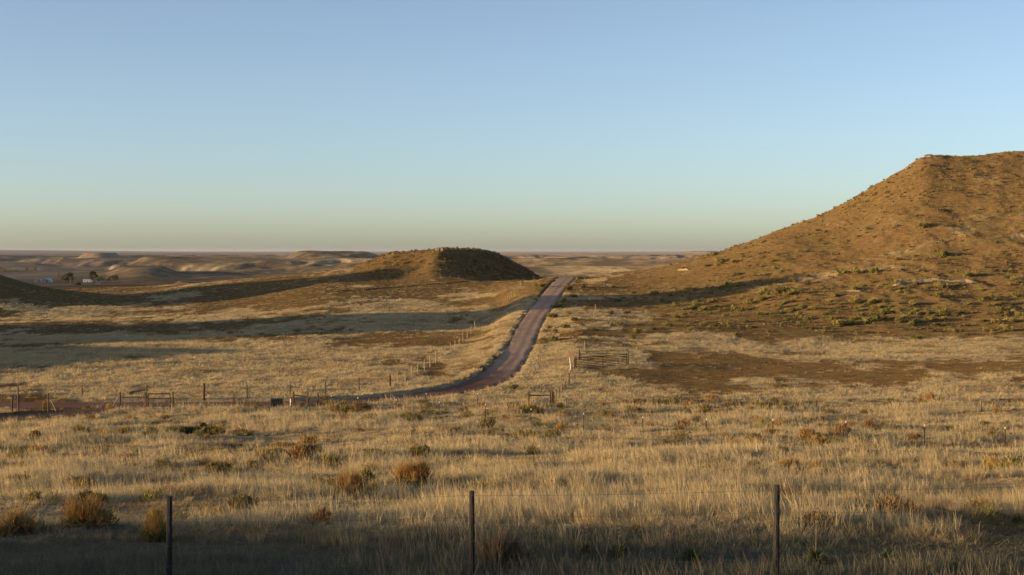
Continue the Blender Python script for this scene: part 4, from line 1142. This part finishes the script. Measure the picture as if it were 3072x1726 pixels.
# ------------------------------------------------------------------ rock
M_rock = simple_mat('sandstone', (0.15, 0.105, 0.06), (0.28, 0.205, 0.12), 1.6, bump=.6)
M_clay = simple_mat('pale_clay', (0.20, 0.155, 0.105), (0.31, 0.24, 0.16), 1.1, stretch=(1, 1, 3), bump=.5)
def rock(name, P, dims, seed, mat=M_rock, parent=None):
    r = np.random.default_rng(seed); n = 14; m = 8
    vs = []; fs = []
    for i in range(m + 1):
        th = math.pi * i / m
        for j in range(n):
            ph = 2 * math.pi * j / n
            d = np.array([math.sin(th) * math.cos(ph), math.sin(th) * math.sin(ph), math.cos(th)])
            d = np.sign(d) * np.abs(d) ** .62     # blocky
            k = 1 + .28 * (vnoise(np.array([d[0] * 2.2 + seed]), np.array([d[1] * 2.2 + d[2] * 3]), seed)[0] - .5)
            vs.append(d * k * np.array(dims) / 2)
    for i in range(m):
        for j in range(n):
            a = i * n + j; b_ = i * n + (j + 1) % n; fs.append((a, a + n, b_ + n, b_))
    return obj(name, mesh_from(name, vs, fs, mat, False), parent, P)
# rim of the butte
GR = 'caprock blocks along the rim of the butte'
i = 0
for u, v, w, h in [(1314,751,16,8),(1327,751,13,9),(1341,752,12,8),(1356,752,9,5),(1383,750,9,4),(1402,750,8,4),(1424,751,8,4),(1446,753,8,4),(1463,755,8,4),(1482,761,10,6),(1497,767,9,5),(1513,773,9,6),(1528,781,9,6),(1180,762,7,4),(1205,759,6,3),(1150,771,6,4),(1240,758,6,3),(1120,781,6,4),(1300,756,8,4)]:
    x, y, z = at(u, v, 380, 560); k = px_m(y)
    lb = 'pale caprock block at the left shoulder of the butte top' if u in (1314, 1327, 1341) else 'small rock on the rim of the butte'
    o = rock('rock', (x, y, z + h * k * .1), (w * k, w * k * .9, h * k * 1.3), 900 + i); o.rotation_euler = (0, 0, i * 1.3)
    tag(o, lb, 'rock', GR if u not in (1314, 1327, 1341) else 'pale caprock blocks at the shoulder of the butte'); i += 1
# outcrop on the big hill
x, y, z = at(2791, 472, 300, 460); k = px_m(y)
t = empty('rock_outcrop', (x, y, z), 0, 'pale layered rock outcrop on the top of the big hill', 'rock outcrop')
for j, (du, dv, w, h) in enumerate([(-14,4,22,9),(4,0,30,11),(24,2,30,8),(-4,-6,24,6),(46,5,26,6),(-26,9,16,7)]):
    rock('ledge', (du * k, j * .2, -dv * k), (w * k, 2.2, h * k), 950 + j, M_rock, t)
for j, (u, v, w) in enumerate([(2722,505,12),(2733,500,9),(2455,648,12),(2468,643,9),(2408,666,10),(2660,541,9),(2562,600,8)]):
    x, y, z = at(u, v + 2, 300, 460); k = px_m(y); o = rock('rock', (x, y, z + .2), (w * k, w * k, w * k * .8), 970 + j, M_brownbush if j in (2, 3) else M_rock)
    tag(o, 'brown rock on the left skyline of the big hill', 'rock', 'rocks on the skyline of the big hill')
# eroded clay banks: ragged faces set into the slope
def bank(label, pts, seed, hgt):
    """pts: (u, v bottom, rows high)"""
    G = []
    for u, v, h in pts:
        x, y, z = at(u, v, 150, 460); G.append((x, y, z, h * px_m(y)))
    G = np.array(G); t = np.linspace(0, len(G) - 1, len(G) * 8)
    P = np.stack([np.interp(t, np.arange(len(G)), G[:, c]) for c in range(4)], -1)
    m = 6; V = []
    for j in range(m):
        f = j / (m - 1)
        jx = (vnoise(t * 2.3, t * 0 + j * .7, seed) - .5) * .9
        X = P[:, 0]; Y = P[:, 1] + jx * .5 + f * P[:, 3] * 1.2
        ends = np.clip(np.minimum(t, t[-1] - t) * 1.2, 0, 1)
        Z = np.maximum(H(X, Y) - .25 * (1 - ends), 0 * X - 99) + ends * P[:, 3] * (f if j < m - 1 else .7) * (.55 + .6 * vnoise(t * 1.4, t * 0, seed + 3)) + .02
        if j == 0: Z = H(X, Y) - .3
        if j == m - 1: Y = Y + .8; Z = H(X, Y) - .25
        V.append(np.stack([X, Y, Z], -1))
    V = np.stack(V, 0); n = len(t); ii = np.arange(m * n).reshape(m, n)
    q = np.stack([ii[:-1, :-1], ii[:-1, 1:], ii[1:, 1:], ii[1:, :-1]], -1).reshape(-1, 4)
    tag(obj('clay_bank', mesh_from('clay_bank', V.reshape(-1, 3), q, M_clay, False)), label, 'clay bank', kind='structure')
bank('long pale eroded clay bank among the sagebrush on the big hill', [(2655,862,5),(2690,858,9),(2725,852,13),(2760,848,14),(2800,846,13),(2850,848,12),(2900,849,11),(2950,850,7)], 5, 1)
bank('small pale clay bank low on the left of the big hill', [(2026,812,5),(2040,812,8),(2058,812,8),(2074,812,5)], 6, 1)
bank('pale clay scar at the right picture edge', [(3030,716,5),(3046,714,11),(3062,712,12),(3090,712,10)], 7, 1)
bank('faint broken clay scar left of the long one', [(2500,882,4),(2540,878,6),(2580,876,6),(2620,872,5)], 8, 1)

# ------------------------------------------------------------------ far farmstead
M_metal = simple_mat('galvanised_roof', (0.30, 0.36, 0.42), (0.40, 0.46, 0.52), .3, .5, .3)
M_end = simple_mat('barn_end_wall', (0.62, 0.62, 0.60), (0.72, 0.72, 0.70), .3)
M_roofd = simple_mat('dark_roof', (0.09, 0.08, 0.08), (0.14, 0.12, 0.11), .3)
M_door = simple_mat('grey_door', (0.14, 0.15, 0.17), (0.2, 0.21, 0.23), .3)
def farpos(u, v): return at(u, v, 1200, 3200)
x, y, z = farpos(143, 847)
t = empty('arched_barn', (x, y, z), R(12), 'round roofed metal barn at the far farmstead', 'barn')
m = MB(); n = 12; Rr = 6.0; Lh = 9; vs = []
for s in (-Lh, Lh):
    for i in range(n + 1): a = math.pi * i / n; vs.append((math.cos(a) * Rr, s, math.sin(a) * Rr * .95))
m.add(vs, [(i, i + 1, i + n + 2, i + n + 1) for i in range(n)]); m.build('roof', M_metal, t)
m = MB(); m.add([(math.cos(math.pi * i / n) * Rr * .97, -Lh + .3, math.sin(math.pi * i / n) * Rr * .92) for i in range(n + 1)], [tuple(range(n + 1))]); m.build('end_wall', M_metal, t)
m = MB(); m.box((0, -Lh + .1, 1.8), (3.6, .2, 3.6)); m.build('door', M_door, t)
def house(u, v, w, d, h, label, wallm, name='farm_house', rz=0.2):
    x, y, z = farpos(u, v); t = empty(name, (x, y, z), rz, label, 'house' if 'house' in name else 'shed')
    m = MB(); m.box((0, 0, h / 2 - .3), (w, d, h + .6)); m.build('wall', wallm, t)
    m = MB(); e = .5; rh = w * .28 * 0 + d * .3
    m.add([(-w / 2 - e, -d / 2 - e, h), (w / 2 + e, -d / 2 - e, h), (w / 2 + e, d / 2 + e, h), (-w / 2 - e, d / 2 + e, h), (-w / 2 - e, 0, h + rh), (w / 2 + e, 0, h + rh)],
          [(0, 1, 5, 4), (2, 3, 4, 5), (0, 4, 3), (1, 2, 5), (0, 3, 2, 1)]); m.build('roof', M_roofd, t)
    for dx in (-w * .28, w * .28):
        m = MB(); m.box((dx, -d / 2 - .03, h * .55), (1.2, .1, 1.3)); m.build('window', M_door, t)
    m = MB(); m.box((0, -d / 2 - .03, 1.05), (1.1, .1, 2.1)); m.build('door', M_door, t)
    return t
house(263, 847, 12, 8, 4.2, 'pale farmhouse left of the tall dark trees at the far farmstead', M_end)
house(111, 847, 6, 5, 2.6, 'low grey shed left of the round roofed barn', M_door, 'farm_shed')
house(121, 847, 3.6, 4, 3.6, 'small white shed against the low grey one beside the barn', M_end, 'farm_shed')
house(296, 853, 5, 4, 2.0, 'small dark shed in front of the farm trees', M_door, 'farm_shed')
def tree(u, v, w, h, kind, label, seed, d0=1200, d1=3200, group='trees around the far farmstead'):
    x, y, z = at(u, v, d0, d1); k = px_m(y) * 1.3; W, Hh = w * k, h * k
    t = empty('tree', (x, y, z), 0, label, 'tree', group); r = np.random.default_rng(seed)
    m = MB(); rr = random.Random(seed)
    m.tube([(0, 0, -.5), (.1, 0, Hh * .3), (rr.uniform(-.3, .3), 0, Hh * .62)], [Hh * .035, Hh * .025, Hh * .012], 6)
    for i in range(5):
        a = rr.uniform(0, 6.28); m.tube([(0, 0, Hh * (.25 + .06 * i)), (math.cos(a) * W * .32, math.sin(a) * W * .32, Hh * (.55 + .07 * i))], [Hh * .014, Hh * .005], 5, False)
    m.build('trunk', M_bark, t)
    mt = {'g': M_tree, 'b': M_treebrown}[kind]; n = 1400 if kind == 'g' else 600
    nl = 9; lc = np.stack([r.uniform(-.36, .36, nl) * W, r.uniform(-.36, .36, nl) * W, r.uniform(.3, .92, nl) * Hh], -1); ls = r.uniform(.09, .2, nl) * max(W, Hh * .7)
    kk = r.integers(0, nl, n); vv = r.normal(0, 1, (n, 3)); vv /= np.linalg.norm(vv, axis=1)[:, None]
    p = lc[kk] + vv * (ls[kk] * r.uniform(.3, 1, n) ** .5)[:, None]
    obj('crown', blade_mesh('crown', mt, p, vv, r.uniform(.4, 1.1, n) * Hh * .05, Hh * .035, r.normal(0, .1, (n, 3)), seed, .4), t)
for j, a in enumerate([(172,848,18,22,'b','leftmost bare brown tree right of the round barn'),(192,847,14,17,'g','small dark tree between the bare brown tree and the dark row'),(198,848,12,23,'g','first tree of the dark row right of the barn'),
    (205,848,12,22,'g','second tree of the dark row right of the barn'),(215,848,14,25,'g','tallest tree of the dark row right of the barn'),(226,849,10,16,'b','thin brownish tree at the right end of the dark row'),
    (273,848,10,27,'g','slim dark tree at the left of the tallest farm trees'),(282,848,18,28,'g','tallest farm tree, dense and dark, beside the farmhouse'),(299,847,14,15,'g','small dark tree right of the tallest farm tree'),
    (310,847,22,20,'b','broad brownish tree between two dark trees at the farm'),(324,847,12,13,'g','small tree right of the broad brownish one'),(338,848,14,20,'b','bare tree near the right end of the farm'),(346,848,16,19,'g','rightmost dark tree of the farm')]):
    tree(*a, seed=1000 + j)
x, y, z = farpos(234, 857); k = px_m(y)
tag(obj('hedge_bush', shrub_mesh('hedge_bush', M_tree, 900, 24 * k, 9 * k, 1100, 'dome', .35, .9), None, (x, y, z)), 'dark green bush in front of the farm trees', 'bush')
for j, a in enumerate([(8,816,18,13,'g','large dark tree clump at the left edge beyond the farm'),(26,816,16,8,'g','low dark tree right of the clump at the left edge'),(83,816,12,11,'g','left one of two lone dark trees beyond the farm'),(104,816,12,12,'g','right one of two lone dark trees beyond the farm'),(44,817,16,6,'g','lowest tree between the edge clump and the two lone trees')]):
    tree(*a, seed=1050 + j, d0=2300, d1=5000, group='trees beyond the far farmstead')
x, y, z = farpos(211, 851)
m = MB(); m.tube([(0, 0, -.5), (0, 0, 8.0)], .16, 6); t = tag(m.build('utility_pole', M_pale, None, False, (x, y, z)), 'pale utility pole in front of the dark row of farm trees', 'pole')

# ------------------------------------------------------------------ haze
def haze():
    m, nt, out = new_mat('haze_air'); N = NT(nt)
    p = N.n('ShaderNodeVolumePrincipled'); p.inputs['Color'].default_value = (0.62, 0.66, 0.80, 1); p.inputs['Density'].default_value = 1.3e-5; p.inputs['Anisotropy'].default_value = 0.2
    N.l(p.outputs[0], out.inputs['Volume'])
    lo, hi, S = -75.0, 41.0, 72000.0
    mb = MB(); mb.box((0, 0, (lo + hi) / 2), (2 * S, 2 * S, hi - lo))
    o = mb.build('haze', m); tag(o, 'thin evening haze over the distant plain', 'haze', kind='stuff')
haze()
